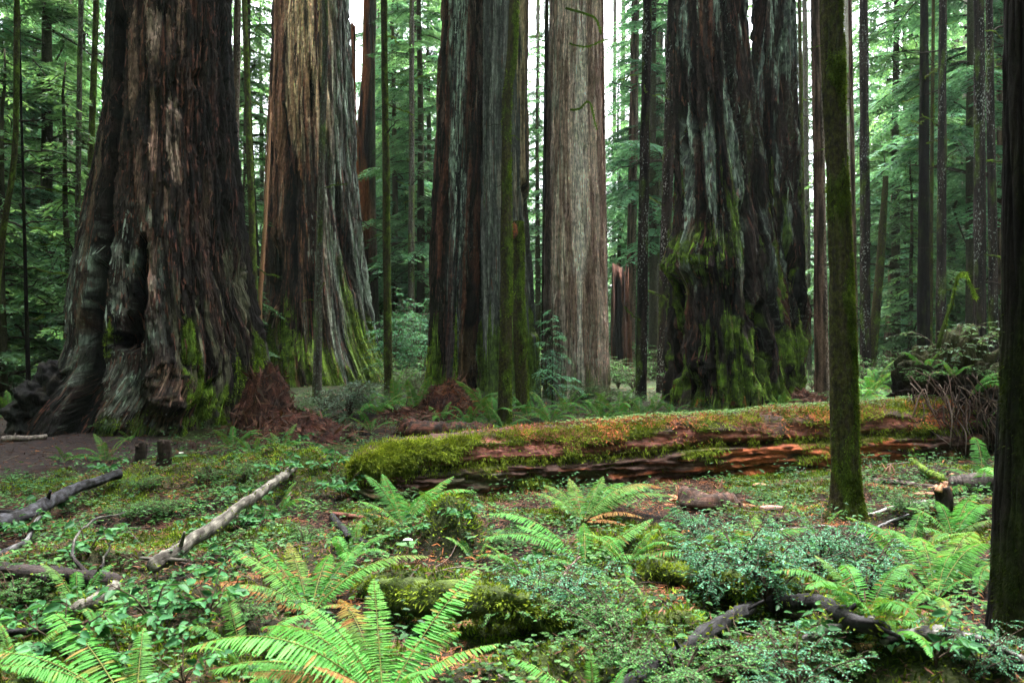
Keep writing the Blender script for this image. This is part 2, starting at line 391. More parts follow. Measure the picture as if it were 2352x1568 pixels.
# ---- A: giant on the left
dA = 14.4
profA = [(-20, 226, 526), (120, 221, 527), (250, 214, 530), (400, 194, 542), (500, 174, 553), (600, 156, 566), (700, 146, 586), (780, 146, 604), (850, 128, 618), (900, 78, 616), (950, 30, 616), (1020, -10, 612)]
cavA = lambda t: np.maximum.reduce([strip(t, [(326, 545), (327, 640), (316, 720), (300, 800)], [8, 16, 26, 22], 6, 5, 1), spot(t, 283, 782, 42, 24, 2), spot(t, 283, 590, 10, 14, 3)])
slabA = lambda t: strip(t, [(264, -40), (258, 250), (226, 500), (204, 700), (186, 900), (160, 1010)], [7, 10, 18, 24, 36, 42], 6, 4, 4)
def dispA(t):
    r1 = ridges(t, 1.8, .2, 3); r2 = ridges(t, 4.6, .26, 4); r3 = ridges(t, 11, .6, 5)
    k = .25 + .75 * sstep(300, 360, t.U)
    x = .12 * pn(t.a * .9, t.z * .12, 6) + (.12 * r1 + .10 * r2 + .03 * r3 + .06 * plates(t, 5.5, 1.6, 12)) * k - .1 - .10 * pits(t, 3.2, 14) + .03 * fbm(t.a * 7, t.z * 5, 3, 7)
    x += .22 * spot(t, 388, 885, 62, 62, 13, .2) + .12 * spot(t, 384, 950, 40, 60, 14, .2)
    x += .05 * strip(t, [(292, -40), (302, 150), (312, 350), (330, 520), (340, 690)], 11, 4, 3, 5)
    x -= .55 * cavA(t) + .42 * slabA(t)
    x += .16 * strip(t, [(342, 640), (352, 740), (380, 830)], 16, 8, 4, 6)
    x += .10 * fbm(t.a * 1.6, t.z * 1.4, 3, 8) * sstep(700, 900, t.V)
    x -= .05 * sstep(.15, .5, fbm(t.a * 2.5, t.z * .8, 3, 9)) * (1 - sstep(600, 800, t.V))
    return x
def paintA(t, dd):
    st = streak(t, 5, .35, 31); st2 = streak(t, 14, .8, 32); st3 = streak(t, 3, .5, 33)
    c = mix(DARK * .8, BROWN, shp(-.3, .35, st))
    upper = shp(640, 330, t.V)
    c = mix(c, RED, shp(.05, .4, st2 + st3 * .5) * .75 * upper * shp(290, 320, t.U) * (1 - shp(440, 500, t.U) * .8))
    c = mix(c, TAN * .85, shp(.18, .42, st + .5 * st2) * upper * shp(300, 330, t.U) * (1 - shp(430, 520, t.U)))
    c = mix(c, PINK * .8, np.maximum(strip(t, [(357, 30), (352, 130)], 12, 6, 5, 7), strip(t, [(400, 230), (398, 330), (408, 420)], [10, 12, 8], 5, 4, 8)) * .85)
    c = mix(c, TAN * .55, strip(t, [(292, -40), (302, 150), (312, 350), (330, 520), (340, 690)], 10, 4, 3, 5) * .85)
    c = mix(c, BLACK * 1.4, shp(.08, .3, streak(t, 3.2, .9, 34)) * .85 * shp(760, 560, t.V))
    g = shp(250, 225, t.U) * 0 + shp(420, 560, t.V) * (1 - shp(330, 400, t.U))
    c = mix(c, mix(A([.10, .10, .085]), LICH * .75, shp(0, .35, fbm(t.a * 4, t.z * 3, 3, 35))), g * shp(-.15, .25, fbm(t.a * 2, t.z * 1.6, 3, 36)) * .9)
    c = mix(c, LICH * .8, speck(t, 16, 37, .22, .38) * g * .8)
    c = mix(c, BLACK * 1.2, shp(.1, .35, fbm(t.a * 2.2, t.z * 1.8, 3, 38)) * g * .8)
    c = mix(c, A([.16, .155, .10]), shp(.0, .3, streak(t, 6, .6, 39)) * shp(380, 430, t.U) * shp(480, 620, t.V) * .6)
    c = mix(c, A([.45, .42, .34]), spot(t, 348, 655, 13, 22, 4) * .9)
    c = mix(c, TAN * .7, strip(t, [(352, 560), (350, 640), (350, 700)], 11, 5, 3, 9) * .6)
    ms = shp(.0, .5, streak(t, 3.2, .7, 40) + .35 * fbm(t.a * 1.1, t.z * .9, 2, 46) + .55 * shp(640, 930, t.V) + .35 * shp(480, 600, t.U) - .50 - .5 * shp(470, 380, t.U)) * .85 * shp(400, 470, t.U) * shp(560, 760, t.V)
    ms = np.maximum(ms, strip(t, [(436, 735), (438, 820), (455, 900), (480, 1000)], [10, 16, 30, 60], 10, 8, 10) * shp(-.35, .1, fbm(t.a * 5, t.z * 4, 3, 41)))
    ms = np.maximum(ms, .8 * strip(t, [(205, 680), (225, 760), (225, 820)], [6, 26, 14], 10, 6, 11) * shp(-.2, .2, fbm(t.a * 5, t.z * 4, 3, 43)))
    ms = np.maximum(ms, .5 * shp(900, 1000, t.V) * shp(-.1, .3, fbm(t.a * 3, t.z * 3, 3, 44)) * shp(180, 220, t.U))
    c = wash(t, c, ms, 42)
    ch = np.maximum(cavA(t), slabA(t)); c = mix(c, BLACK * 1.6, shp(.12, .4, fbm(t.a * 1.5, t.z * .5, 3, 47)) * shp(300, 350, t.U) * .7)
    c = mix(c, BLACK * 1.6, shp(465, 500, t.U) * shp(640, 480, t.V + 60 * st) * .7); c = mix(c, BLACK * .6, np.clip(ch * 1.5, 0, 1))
    c = mix(c, A([.09, .06, .04]), strip(t, [(216, 300), (176, 560), (160, 760)], 4, 4, 3, 12) * .8)
    bu = np.maximum(spot(t, 388, 885, 58, 58, 13, .2), spot(t, 384, 950, 36, 58, 14, .2))
    c = mix(c, mix(A([.03, .022, .018]), A([.10, .058, .042]), shp(-.1, .25, fbm(t.a * 4 + 3 * t.z, t.z * 9, 3, 45))), bu * .8 * shp(.9, .3, ms))
    c = mix(c, BLACK * 1.3, shp(150, 110, t.U) * shp(820, 880, t.V) * .8)
    return c
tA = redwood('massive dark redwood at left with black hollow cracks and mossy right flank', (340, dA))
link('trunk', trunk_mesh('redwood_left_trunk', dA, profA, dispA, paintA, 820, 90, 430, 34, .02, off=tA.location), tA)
bark_strips(tA, 17000, .08, .5, .008, .045, 1, .022)
moss_cover(tA, 15000, .02, .055, .014, 1, 1.0)

def blob(name, center, rad, disp, paint, n=90, mat=None, parent=None, off=(0, 0, 0), tilt=0.0):
    th = np.linspace(0, 2 * PI, n, endpoint=False); ph = np.linspace(0.02, PI - .02, n // 2)
    TH, PH = np.meshgrid(th, ph)
    D = np.stack([np.sin(PH) * np.cos(TH), np.sin(PH) * np.sin(TH), np.cos(PH)], -1)
    r = 1 + disp(D)
    V = D * r[..., None] * np.asarray(rad)
    ct, stt = math.cos(tilt), math.sin(tilt)
    V = np.stack([V[..., 0] * ct - V[..., 2] * stt, V[..., 1], V[..., 0] * stt + V[..., 2] * ct], -1) + np.asarray(center, float)
    c = paint(D, V)
    m = len(ph); i = np.arange(m - 1)[:, None] * n; j = np.arange(n)[None]
    q = np.stack([i + j, i + n + j, i + n + (j + 1) % n, i + (j + 1) % n], -1).reshape(-1, 4)
    me = make_mesh(name, V.reshape(-1, 3) - np.asarray(off, float), [q, np.arange(n)[None], (np.arange(n) + (m - 1) * n)[None, ::-1].copy()], c.reshape(-1, 3), [mat or M_BARK], [0, 0, 0], True, V.reshape(-1, 3))
    return link(name, me, parent, None if parent is not None else off)
blob('burl', at(132, 930, dA - .75), (.62, .8, .70), lambda D: .38 * fbm(D[..., 0] * 2.2 + D[..., 1], D[..., 2] * 2.2, 3, 85) + .12 * fbm(D[..., 0] * 7, D[..., 2] * 7 + D[..., 1] * 3, 3, 86) + .5 * np.clip(-D[..., 2], 0, 1), lambda D, V: mix(BLACK * 1.5, A([.035, .03, .024]), sstep(0, .4, fbm(V[..., 0] * 5, V[..., 2] * 5, 3, 87))), 170, M_BARK, tA, tA.location)

# ---- B: second redwood, pale stripped wood at the top
dB = 29.5
profB = [(-20, 634, 800), (120, 628, 803), (250, 622, 809), (400, 618, 816), (500, 615, 826), (600, 612, 838), (700, 608, 852), (780, 600, 872), (840, 592, 904), (890, 584, 930)]
chB = lambda t: np.maximum.reduce([strip(t, [(714, 165), (722, 215), (716, 262)], [5, 10, 6], 3, 4, 11), strip(t, [(652, 250), (656, 330), (668, 460), (672, 560), (676, 650)], [4, 9, 11, 9, 5], 4, 5, 12),
                               strip(t, [(773, 430), (792, 560), (806, 660)], [4, 10, 5], 5, 6, 13), strip(t, [(640, 560), (632, 700)], [8, 14], 8, 5, 14), strip(t, [(716, 640), (724, 800)], [8, 22], 8, 6, 15)])
def dispB(t):
    x = .16 * ridges(t, 1.4, .07, 103) + .13 * ridges(t, 3.4, .12, 104) + .07 * ridges(t, 7, .25, 105) + .08 * plates(t, 3.5, .8, 112) - .15 - .14 * pits(t, 2, 114) + .16 * pn(t.a * .7, t.z * .05, 106) + .03 * fbm(t.a * 4, t.z * 3, 2, 107)
    return x - .22 * chB(t) + .3 * fbm(t.a * .8, t.z * .3, 2, 108) * sstep(680, 860, t.V)
def paintB(t, dd):
    st = streak(t, 4, .12, 131); st2 = streak(t, 9, .25, 132)
    c = mix(BROWN * .9, A([.17, .145, .12]), shp(-.1, .3, st + .4 * st2))
    up = shp(420, 180, t.V + 60 * st)
    c = mix(c, BLOND * 1.6, up * shp(-.2, .15, st) * shp(645, 665, t.U) * (1 - shp(752, 778, t.U)))
    c = mix(c, A([.24, .10, .055]), shp(-.05, .3, st2 + .3 * st) * .75 * (1 - shp(700, 790, t.U)))
    c = mix(c, A([.30, .14, .085]), shp(660, 640, t.U) * shp(650, 300, t.V) * shp(-.3, .2, st) * .8)
    gr = shp(735, 790, t.U + 20 * st)
    c = mix(c, mix(A([.085, .085, .075]), LICH * .95, shp(-.1, .2, streak(t, 7, .5, 133))), gr * .85)
    c = mix(c, LICH * 1.1, speck(t, 9, 134, .12, .3) * shp(-.15, .25, fbm(t.a * 1.2, t.z * .35, 2, 139)) * shp(240, 480, t.V) * shp(690, 730, t.U) * .8)
    c = mix(c, DARK * .8, shp(.05, .2, streak(t, 3.2, .12, 135)) * .85 * shp(250, 420, t.V))
    c = mix(c, BLOND * .9, strip(t, [(755, -30), (752, 60), (728, 180)], [6, 10, 5], 4, 4, 16) * .8)
    c = mix(c, BLACK * 1.2, chB(t))
    ms = .85 * shp(.05, .5, streak(t, 3, .25, 136) + .9 * shp(660, 850, t.V) - .42)
    ms = np.maximum(ms, strip(t, [(652, 690), (668, 780), (664, 850)], [8, 26, 24], 8, 6, 17) * shp(-.3, .1, fbm(t.a * 3, t.z * 2, 3, 137)))
    ms = np.maximum(ms, strip(t, [(778, 560), (800, 700), (850, 820), (884, 880)], [4, 9, 18, 24], 8, 6, 18) * .9)
    c = wash(t, c, ms * shp(540, 720, t.V), 138)
    return c
tB = redwood('tall redwood with pale stripped wood above and bright green moss on its spreading foot', (742, dB))
link('trunk', trunk_mesh('redwood_pale_trunk', dB, profB, dispB, paintB, 620, 70, 480, 40, .06, off=tB.location), tB)
bark_strips(tB, 14000, .3, 2.2, .015, .07, 2, .04, .12)
moss_cover(tB, 13000, .04, .09, .025, 2, 1.2)

# ---- E: the pair in the middle
dE = 21.0
def profset(rows): return rows
profE = [(-20, 1023, 1106), (150, 1016, 1104), (300, 1009, 1102), (500, 998, 1098), (700, 990, 1096), (800, 984, 1094), (880, 974, 1096), (950, 966, 1098)]
def dispE(t):
    x = .12 * ridges(t, 2.2, .1, 203) + .09 * ridges(t, 5.5, .2, 204) + .035 * ridges(t, 11, .4, 205) + .06 * plates(t, 5, 1.2, 212) - .12 - .10 * pits(t, 3, 215) + .10 * pn(t.a * 1.2, t.z * .06, 206) + .02 * fbm(t.a * 5, t.z * 3, 2, 207)
    return x - .30 * strip(t, [(1086, 600), (1080, 760), (1078, 900)], [4, 9, 12], 6, 5, 21)
def paintE(t, dd):
    st = streak(t, 5, .16, 231); st2 = streak(t, 11, .35, 232)
    c = mix(DARK, RED * .75, shp(-.1, .35, st + .3 * st2))
    c = mix(c, A([.19, .12, .10]), shp(.1, .35, st2) * .55 * shp(520, 200, t.V))
    ctr = np.interp(t.V, [0, 300, 600, 900], [1056, 1052, 1046, 1040])
    lb = shp(24, 12, np.abs(t.U - ctr) + 8 * fbm(t.a * 2, t.z * .6, 2, 233))
    c = mix(c, A([.045, .045, .05]), lb * .7)
    c = mix(c, LICH * 1.05, lb * shp(-.15, .15, fbm(t.a * 9, t.z * 5, 3, 234)) * shp(720, 380, t.V + 150 * st) * .95)
    c = mix(c, LICH * .8, speck(t, 12, 235, .18, .34) * .5 * shp(0, .3, fbm(t.a * 1.5, t.z * .3, 2, 239)))
    c = mix(c, PINK * .75, shp(1072, 1080, t.U) * shp(-.1, .25, st2) * shp(300, 80, t.V) * .8)
    c = mix(c, BLACK * 1.6, shp(.15, .3, streak(t, 3, .2, 236)) * .8)
    ms = shp(.0, .3, streak(t, 5, .4, 237) + .9 * shp(640, 880, t.V) - .5) * shp(600, 760, t.V) * shp(1075, 1055, t.U)
    c = wash(t, c, ms, 238)
    c = mix(c, A([.10, .065, .03]), strip(t, [(1076, 760), (1074, 930)], 16, 6, 5, 22) * .8)
    return c
tE = redwood('dark red redwood with a pale grey green lichen band, left of the close pair', (1042, dE))
link('trunk', trunk_mesh('redwood_lichen_trunk', dE, profE, dispE, paintE, 480, 60, 460, 34, .01, off=tE.location), tE)
bark_strips(tE, 9000, .2, 1.3, .01, .05, 3, .028)
moss_cover(tE, 6000, .03, .07, .018, 3, 1.1)
profE2 = [(-20, 1102, 1216), (150, 1101, 1214), (300, 1100, 1214), (480, 1099, 1218), (600, 1098, 1224), (750, 1096, 1234), (860, 1094, 1242), (960, 1090, 1250)]
chE2 = lambda t: strip(t, [(1204, 420), (1216, 500), (1224, 600), (1230, 760)], [3, 8, 10, 8], 4, 4, 31)
def dispE2(t):
    return .07 * ridges(t, 2, .1, 213) + .05 * ridges(t, 7, .25, 214) - .05 + .08 * pn(t.a * 1.2, t.z * .06, 216) + .02 * fbm(t.a * 5, t.z * 3, 2, 217) - .3 * chE2(t) - .12 * strip(t, [(1106, -20), (1104, 500), (1102, 900)], 3, 3, 2, 32)
def paintE2(t, dd):
    st = streak(t, 6, .2, 241); st2 = streak(t, 14, .5, 242)
    c = mix(A([.075, .075, .072]), A([.18, .175, .165]), shp(-.3, .35, st + .4 * st2))
    c = mix(c, BLOND * 1.0, shp(1176, 1192, t.U) * shp(520, 380, t.V) * shp(-.35, .1, st))
    c = mix(c, A([.30, .26, .22]), strip(t, [(1152, 380), (1150, 480)], 6, 4, 3, 33) * .7)
    c = mix(c, RED * .7, shp(1204, 1209, t.U) * shp(700, 300, t.V) * .6)
    c = mix(c, DARK, shp(.15, .35, streak(t, 3, .15, 243)) * .7)
    c = mix(c, LICH * .8, speck(t, 12, 244, .2, .36) * .5)
    c = mix(c, BLACK * 1.1, chE2(t))
    ms = shp(.0, .35, streak(t, 4, .3, 245) + .8 * shp(560, 900, t.V) - .3)
    c = wash(t, c, ms * shp(300, 700, t.V) * .8, 246)
    return c
tE2 = redwood('smooth grey redwood with a blond stripped right side, right of the close pair', (1168, dE + .2))
link('trunk', trunk_mesh('redwood_grey_trunk', dE + .2, profE2, dispE2, paintE2, 480, 60, 440, 34, .0, off=tE2.location), tE2)
bark_strips(tE2, 6000, .15, 1.0, .008, .035, 4, .012, .02)
moss_cover(tE2, 5000, .03, .06, .016, 4, .9)

# ---- F: pale straight redwood
dF = 21.5
profF = [(-20, 1263, 1379), (200, 1260, 1379), (400, 1256, 1384), (600, 1252, 1390), (800, 1249, 1396), (950, 1246, 1402)]
def dispF(t):
    return .07 * ridges(t, 3.2, .05, 303) + .06 * ridges(t, 7, .1, 304) + .03 * ridges(t, 12, .3, 305) + .05 * plates(t, 5, 1.0, 312) - .10 - .06 * pits(t, 3, 314) + .05 * pn(t.a * 1.3, t.z * .03, 306) - .07 * strip(t, [(1309, -20), (1308, 900)], 2, 3, 2, 41) - .06 * strip(t, [(1352, -20), (1354, 900)], 2, 3, 2, 42)
def paintF(t, dd):
    st = streak(t, 6, .22, 331) + .35 * fbm(t.a * 1.2, t.z * .25, 2, 337); st2 = streak(t, 15, .7, 332)
    c = mix(A([.32, .205, .165]), A([.72, .55, .47]), shp(-.3, .35, st + .5 * st2))
    c = mix(c, A([.78, .68, .62]), shp(24, 10, np.abs(t.U - 1332 - 5 * st)) * shp(-.4, .1, st) * .85)  # sunlit band along the trunk is painted into the bark colour
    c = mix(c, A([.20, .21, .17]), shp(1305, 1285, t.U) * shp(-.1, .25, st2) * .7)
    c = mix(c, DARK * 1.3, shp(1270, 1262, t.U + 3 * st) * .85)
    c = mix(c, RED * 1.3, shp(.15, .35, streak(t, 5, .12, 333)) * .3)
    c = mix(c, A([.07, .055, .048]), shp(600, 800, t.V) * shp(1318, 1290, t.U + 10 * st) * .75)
    c = mix(c, LICH, speck(t, 10, 334, .05, .3) * shp(640, 800, t.V) * shp(1300, 1316, t.U) * .6)
    c = mix(c, BROWN, shp(.3, .4, fbm(t.a * 14, t.z * 4, 2, 335)) * .4)
    return wash(t, c, shp(.0, .3, st2 + shp(700, 930, t.V) - .75) * .6, 336)
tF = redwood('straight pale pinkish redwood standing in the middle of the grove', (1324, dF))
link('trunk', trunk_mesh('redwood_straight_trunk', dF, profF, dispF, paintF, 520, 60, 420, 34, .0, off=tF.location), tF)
bark_strips(tF, 9000, .12, .9, .008, .035, 5, .022, .05)

# ---- H: twin stemmed giant on the right
dH = 19.4
profH = [(-20, 1546, 1714), (130, 1543, 1719), (300, 1541, 1740), (450, 1538, 1762), (560, 1536, 1780), (700, 1534, 1800), (800, 1528, 1818), (880, 1520, 1832), (960, 1506, 1846)]
profH2 = [(-20, 1727, 1816), (150, 1724, 1818), (300, 1720, 1821), (450, 1716, 1825), (600, 1712, 1830), (750, 1706, 1842), (860, 1700, 1848), (960, 1690, 1856)]
chH = lambda t: np.maximum.reduce([strip(t, [(1702, 470), (1716, 540), (1722, 640), (1716, 760)], [4, 9, 11, 7], 5, 5, 51), strip(t, [(1690, 640), (1688, 720)], [6, 4], 5, 4, 52), strip(t, [(1562, 640), (1556, 760), (1548, 860)], [7, 12, 8], 7, 5, 53),
                                   strip(t, [(1640, 120), (1646, 300), (1652, 500)], [2, 4, 4], 3, 4, 54), strip(t, [(1588, -20), (1592, 260), (1604, 480)], [2, 5, 5], 3, 4, 55), strip(t, [(1752, 700), (1746, 800), (1740, 880)], [6, 12, 8], 7, 6, 56)])
def dispHk(k):
    def f(t):
        r1 = ridges(t, 1.8, .09, 403 + k, .8); r2 = ridges(t, 4.5, .2, 404 + k, .8); r3 = ridges(t, 11, .45, 405 + k)
        x = .26 * r1 + .16 * r2 + .05 * r3 + .09 * plates(t, 4, 1.1, 422 + k) - .14 * pits(t, 2.4, 424 + k) + .12 * pn(t.a * .9, t.z * .1, 406 + k) + .04 * fbm(t.a * 4, t.z * 3, 3, 407 + k) - .28
        x += .26 * fbm(t.a * 1.8, t.z * .7, 3, 408 + k) * sstep(560, 820, t.V) + .10 * fbm(t.a * 5, t.z * 2.5, 3, 409 + k) * sstep(480, 700, t.V)
        if k == 0:
            x = x - .34 * chH(t)
            cu = np.maximum(sstep(1.15, .55, np.abs(t.U - 1612) / 78 + .25 * fbm(t.U * .03, t.V * .03, 3, 411)), .8 * sstep(1.1, .5, np.abs(t.U - 1548) / 34)) * t.front
            vv = t.V + 16 * fbm(t.U * .035, t.V * 0, 3, 410)
            x = x + .30 * cu * sstep(515, 605, vv) * sstep(655, 618, vv) * (1 + .5 * fbm(t.a * 3.5, t.z * 3.5, 3, 412))
            x = x + .2 * spot(t, 1608, 842, 30, 26, 57, .3)
        return x
    return f
def paintHk(k):
    def f(t, dd):
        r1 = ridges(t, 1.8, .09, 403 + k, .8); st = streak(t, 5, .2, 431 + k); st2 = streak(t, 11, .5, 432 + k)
        c = mix(DARK * .7, A([.05, .034, .031]), shp(-.2, .3, st))
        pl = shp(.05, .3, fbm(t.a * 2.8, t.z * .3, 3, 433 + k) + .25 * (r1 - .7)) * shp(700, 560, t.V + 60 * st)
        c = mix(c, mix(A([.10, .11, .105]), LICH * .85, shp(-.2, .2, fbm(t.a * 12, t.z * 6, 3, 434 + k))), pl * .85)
        c = mix(c, RED * .9, shp(.15, .35, streak(t, 3.6, .15, 435 + k)) * .65)
        c = mix(c, BLACK * 1.2, shp(.12, .3, streak(t, 2.6, .12, 436 + k)) * .9)
        c = mix(c, LICH * .9, speck(t, 14, 437 + k, .2, .34) * shp(0, .3, fbm(t.a * 1.5, t.z * .4, 2, 443 + k)) * shp(1560, 1600, t.U) * .6 * shp(900, 600, t.V))
        ms = shp(-.05, .3, fbm(t.a * 2.2, t.z * 1.1, 3, 438 + k) + .65 * shp(560, 800, t.V) - .47 - .45 * shp(1690, 1590, t.U) * shp(930, 760, t.V)) * shp(480, 640, t.V)
        ms = np.maximum(ms, .8 * shp(.15, .35, streak(t, 5, .35, 439 + k)) * shp(200, 560, t.V))
        if k == 0: ms = np.maximum(ms, shp(1.2, .6, np.abs(t.U - 1600) / 105 + .4 * fbm(t.U * .04, t.V * .04, 2, 416)) * shp(500, 590, t.V + 50 * fbm(t.a * 3, t.z * .6, 2, 415)) * shp(650, 600, t.V + 50 * fbm(t.U * .05, t.V * .03, 2, 413)) * shp(-.25, .1, fbm(t.a * 4, t.z * 3, 3, 414)))
        c = wash(t, c, ms * .95, 440 + k)
        c = mix(c, ORNG * .7, shp(.28, .42, fbm(t.a * 5, t.z * 4, 3, 441 + k)) * shp(840, 900, t.V) * .8)
        if k == 0: c = mix(c, BLACK, chH(t) * .9)
        else: c = mix(c, BLACK * 1.3, shp(1744, 1730, t.U) * shp(400, 250, t.V) * .8)
        return c
    return f
tH = redwood('giant twin stemmed redwood at right with a mossy burl ledge and black furrows', (1680, dH))
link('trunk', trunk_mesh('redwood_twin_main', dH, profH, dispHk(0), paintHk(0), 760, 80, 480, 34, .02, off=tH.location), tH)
bark_strips(tH, 15000, .12, 1.2, .012, .06, 6, .04, .07)
moss_cover(tH, 12000, .025, .07, .017, 5, 1.15)
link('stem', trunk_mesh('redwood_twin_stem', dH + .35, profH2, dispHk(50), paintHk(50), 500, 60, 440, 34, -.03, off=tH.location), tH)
bark_strips(tH, 8000, .15, 1.3, .012, .06, 7, .04, .07)
moss_cover(tH, 5000, .025, .07, .017, 6, 1.15)
# ------------------------------------------------------------------ slimmer trunks
def slim_disp(k, amp=1.0):
    def f(t):
        s = min(1.0, t.Rm / .25) * amp
        return s * (.03 * ridges(t, 6 / max(t.Rm, .12) * .25, .5, 500 + k) + .018 * ridges(t, 14 / max(t.Rm, .12) * .25, 1.2, 509 + k) - .03 + .014 * fbm(t.a * 12, t.z * 5, 3, 501 + k) + .03 * pn(t.a * 2, t.z * .5, 502 + k))
    return f
def slim_paint(style, k):
    def f(t, dd):
        st = streak(t, 8, .8, 520 + k); st2 = fbm(t.a * 26, t.z * 14, 3, 521 + k)
        if style == 'speck':
            c = mix(A([.016, .012, .013]), A([.045, .032, .031]), sstep(-.3, .4, st))
            c = mix(c, A([.42, .44, .43]), sstep(.27, .40, st2 + .55 * fbm(t.a * 2.5, t.z * .6, 3, 522 + k) - .08) * .75)
            c = wash(t, c, .5 * sstep(.1, .5, fbm(t.a * 3, t.z * .8, 3, 523 + k)), 524)
        elif style == 'moss':
            c = mix(A([.026, .022, .015]), A([.060, .048, .030]), sstep(-.3, .4, st))
            c = mix(c, A([.065, .065, .014]), .7 * sstep(-.3, .2, st2)); c = wash(t, c, .75 * sstep(-.25, .4, fbm(t.a * 5, t.z * 2.0, 3, 523 + k) + .45 * fbm(t.a * 1.5, t.z * .7, 2, 527 + k) + .40 * t.s - .12), 524)
        elif style == 'dark':
            c = mix(A([.004, .0035, .0035]), A([.011, .009, .0075]), sstep(-.3, .4, st))  # near-black bark; the right edge trunk's shade is put into this tone
            c = wash(t, c, .12 * sstep(0, .5, fbm(t.a * 4, t.z, 3, 523 + k)), 524)
        elif style == 'pale':
            c = mix(A([.22, .19, .17]), A([.40, .36, .32]), sstep(-.3, .4, st)); c = mix(c, RED, sstep(.15, .4, streak(t, 5, .2, 525 + k)) * .35)
        elif style == 'red':
            c = mix(BROWN * .9, A([.17, .10, .08]), sstep(-.3, .4, st)); c = mix(c, A([.36, .29, .26]), sstep(.1, .7, t.s) * sstep(-.2, .2, st2) * .75)  # light on the right side is painted in as paler bark
        else:
            c = mix(A([.055, .045, .038]), A([.12, .10, .085]), sstep(-.3, .4, st)); c = mix(c, LICH * .8, sstep(.15, .35, st2) * .6)
            c = wash(t, c, .5 * sstep(.05, .4, fbm(t.a * 4, t.z * .8, 3, 526 + k)), 524)
        return c
    return f
BR_MESH = []
def branch_variants():
    for k in range(8):
        rg = np.random.default_rng(90 + k); L = 1.0
        n = 14; t = np.linspace(0, 1, n)
        bend = rg.uniform(-.45, .25)
        P = np.stack([t, .12 * pn(t * 3, t * 0 + k, 3), bend * t ** 2 + .05 * pn(t * 4, t * 0 + k + 5, 4)], 1)
        mb = MB(); mossy = k % 2 == 0
        c = mix(A([.03, .028, .016]), MOSS * .8, sstep(-.2, .3, pn(P[:, 0] * 9, P[:, 2] * 9 + k, 5))) if mossy else np.tile(A([.03, .024, .02]), (n, 1))
        V, F, bk = tube(P, .022 * (1 - .8 * t) + .004, 6, .25, 9, k); mb.add(V, F, np.repeat(c, 6, 0), 0, bk)
        for j in range(rg.integers(1, 4)):
            i0 = rg.integers(4, 11); q = P[i0] + np.linspace(0, 1, 6)[:, None] * A([.3, rg.uniform(-.25, .25), rg.uniform(-.25, .2)]) * rg.uniform(.5, 1)
            V, F, bk = tube(q, np.linspace(.009, .003, 6), 5, .2, 9, k); mb.add(V, F, c[i0], 0, bk)
        if mossy:
            m = 160; ti = rg.uniform(.1, 1, m); pp = np.stack([np.interp(ti, t, P[:, i]) for i in range(3)], 1)
            D = np.stack([rg.normal(0, .35, m), rg.normal(0, .35, m), -np.ones(m)], 1)
            V, F, q = blades(pp, D, rg.normal(size=(m, 3)), rg.uniform(.02, .07, m), .012); mb.add(V, F, np.repeat(MOSS * rg.uniform(.5, 1.1, m)[:, None], q, 0), 1)
        BR_MESH.append(mb.mesh('bare_branch', [M_MOSSB, M_MOSS]))
branch_variants()
def add_branches(parent, d, prof, n, zlo, zhi, length, seed):
    rg = np.random.default_rng(seed)
    v = A([p[0] for p in prof], float); uc = A([(p[1] + p[2]) / 2 for p in prof], float); hw = A([(p[2] - p[1]) / 2 for p in prof], float)
    for k in range(n):
        z = rg.uniform(zlo, zhi); vv = CY + (EYE - z) * FPX / d
        x = (np.interp(vv, v, uc) - CX) * d / FPX; r = np.interp(vv, v, hw) * d / FPX
        az = rg.uniform(0, 2 * PI); L = length * rg.uniform(.4, 1.2)
        b = link('branch', BR_MESH[rg.integers(0, 8)], parent)
        b.location = Vector((x + math.cos(az) * r * .8, d + math.sin(az) * r * .8, z)) - parent.location
        b.rotation_euler = (rg.uniform(-.4, .4), rg.uniform(-.5, .25), az); b.scale = (L, L, L)
def slim(name, cat, label, d, prof, style, seed, branches=0, blen=.8, zr=(2, 8), ztop=24, group=None, nf=None, mat=None, parts=True, amp=1.0):
    uc = (prof[-1][1] + prof[-1][2]) / 2
    wm = np.mean([(p[2] - p[1]) for p in prof]) * d / FPX
    px = np.mean([(p[2] - p[1]) for p in prof])
    nf = nf or int(np.clip(px * 2.2, 24, 150)); nz = int(np.clip(900 * min(1, px / 30), 120, 640))
    t = thing(name, label, cat, ((uc - CX) * d / FPX, d, 0), group)
    link('trunk', trunk_mesh(name + '_trunk', d, prof, slim_disp(seed, amp), slim_paint(style, seed), nf, max(12, nf // 4), nz, ztop, 0, mat or (M_MOSSB if style == 'moss' else M_SLIM), off=t.location, smooth_s=2), t)
    if style == 'moss' and px > 22 and d > 8: moss_cover(t, 5000, .015, .05, .012, seed, .9, .8)
    if branches: add_branches(t, d, prof, branches, zr[0], zr[1], blen, seed)
    return t
def straight(v0, u0, v1, u1, w0, w1): return [(v0, u0 - w0 / 2, u0 + w0 / 2), ((v0 + v1) / 2, (u0 + u1) / 2 - (w0 + w1) / 4, (u0 + u1) / 2 + (w0 + w1) / 4), (v1, u1 - w1 / 2, u1 + w1 / 2), (v1 + 40, u1 - w1 * .62, u1 + w1 * .62)]

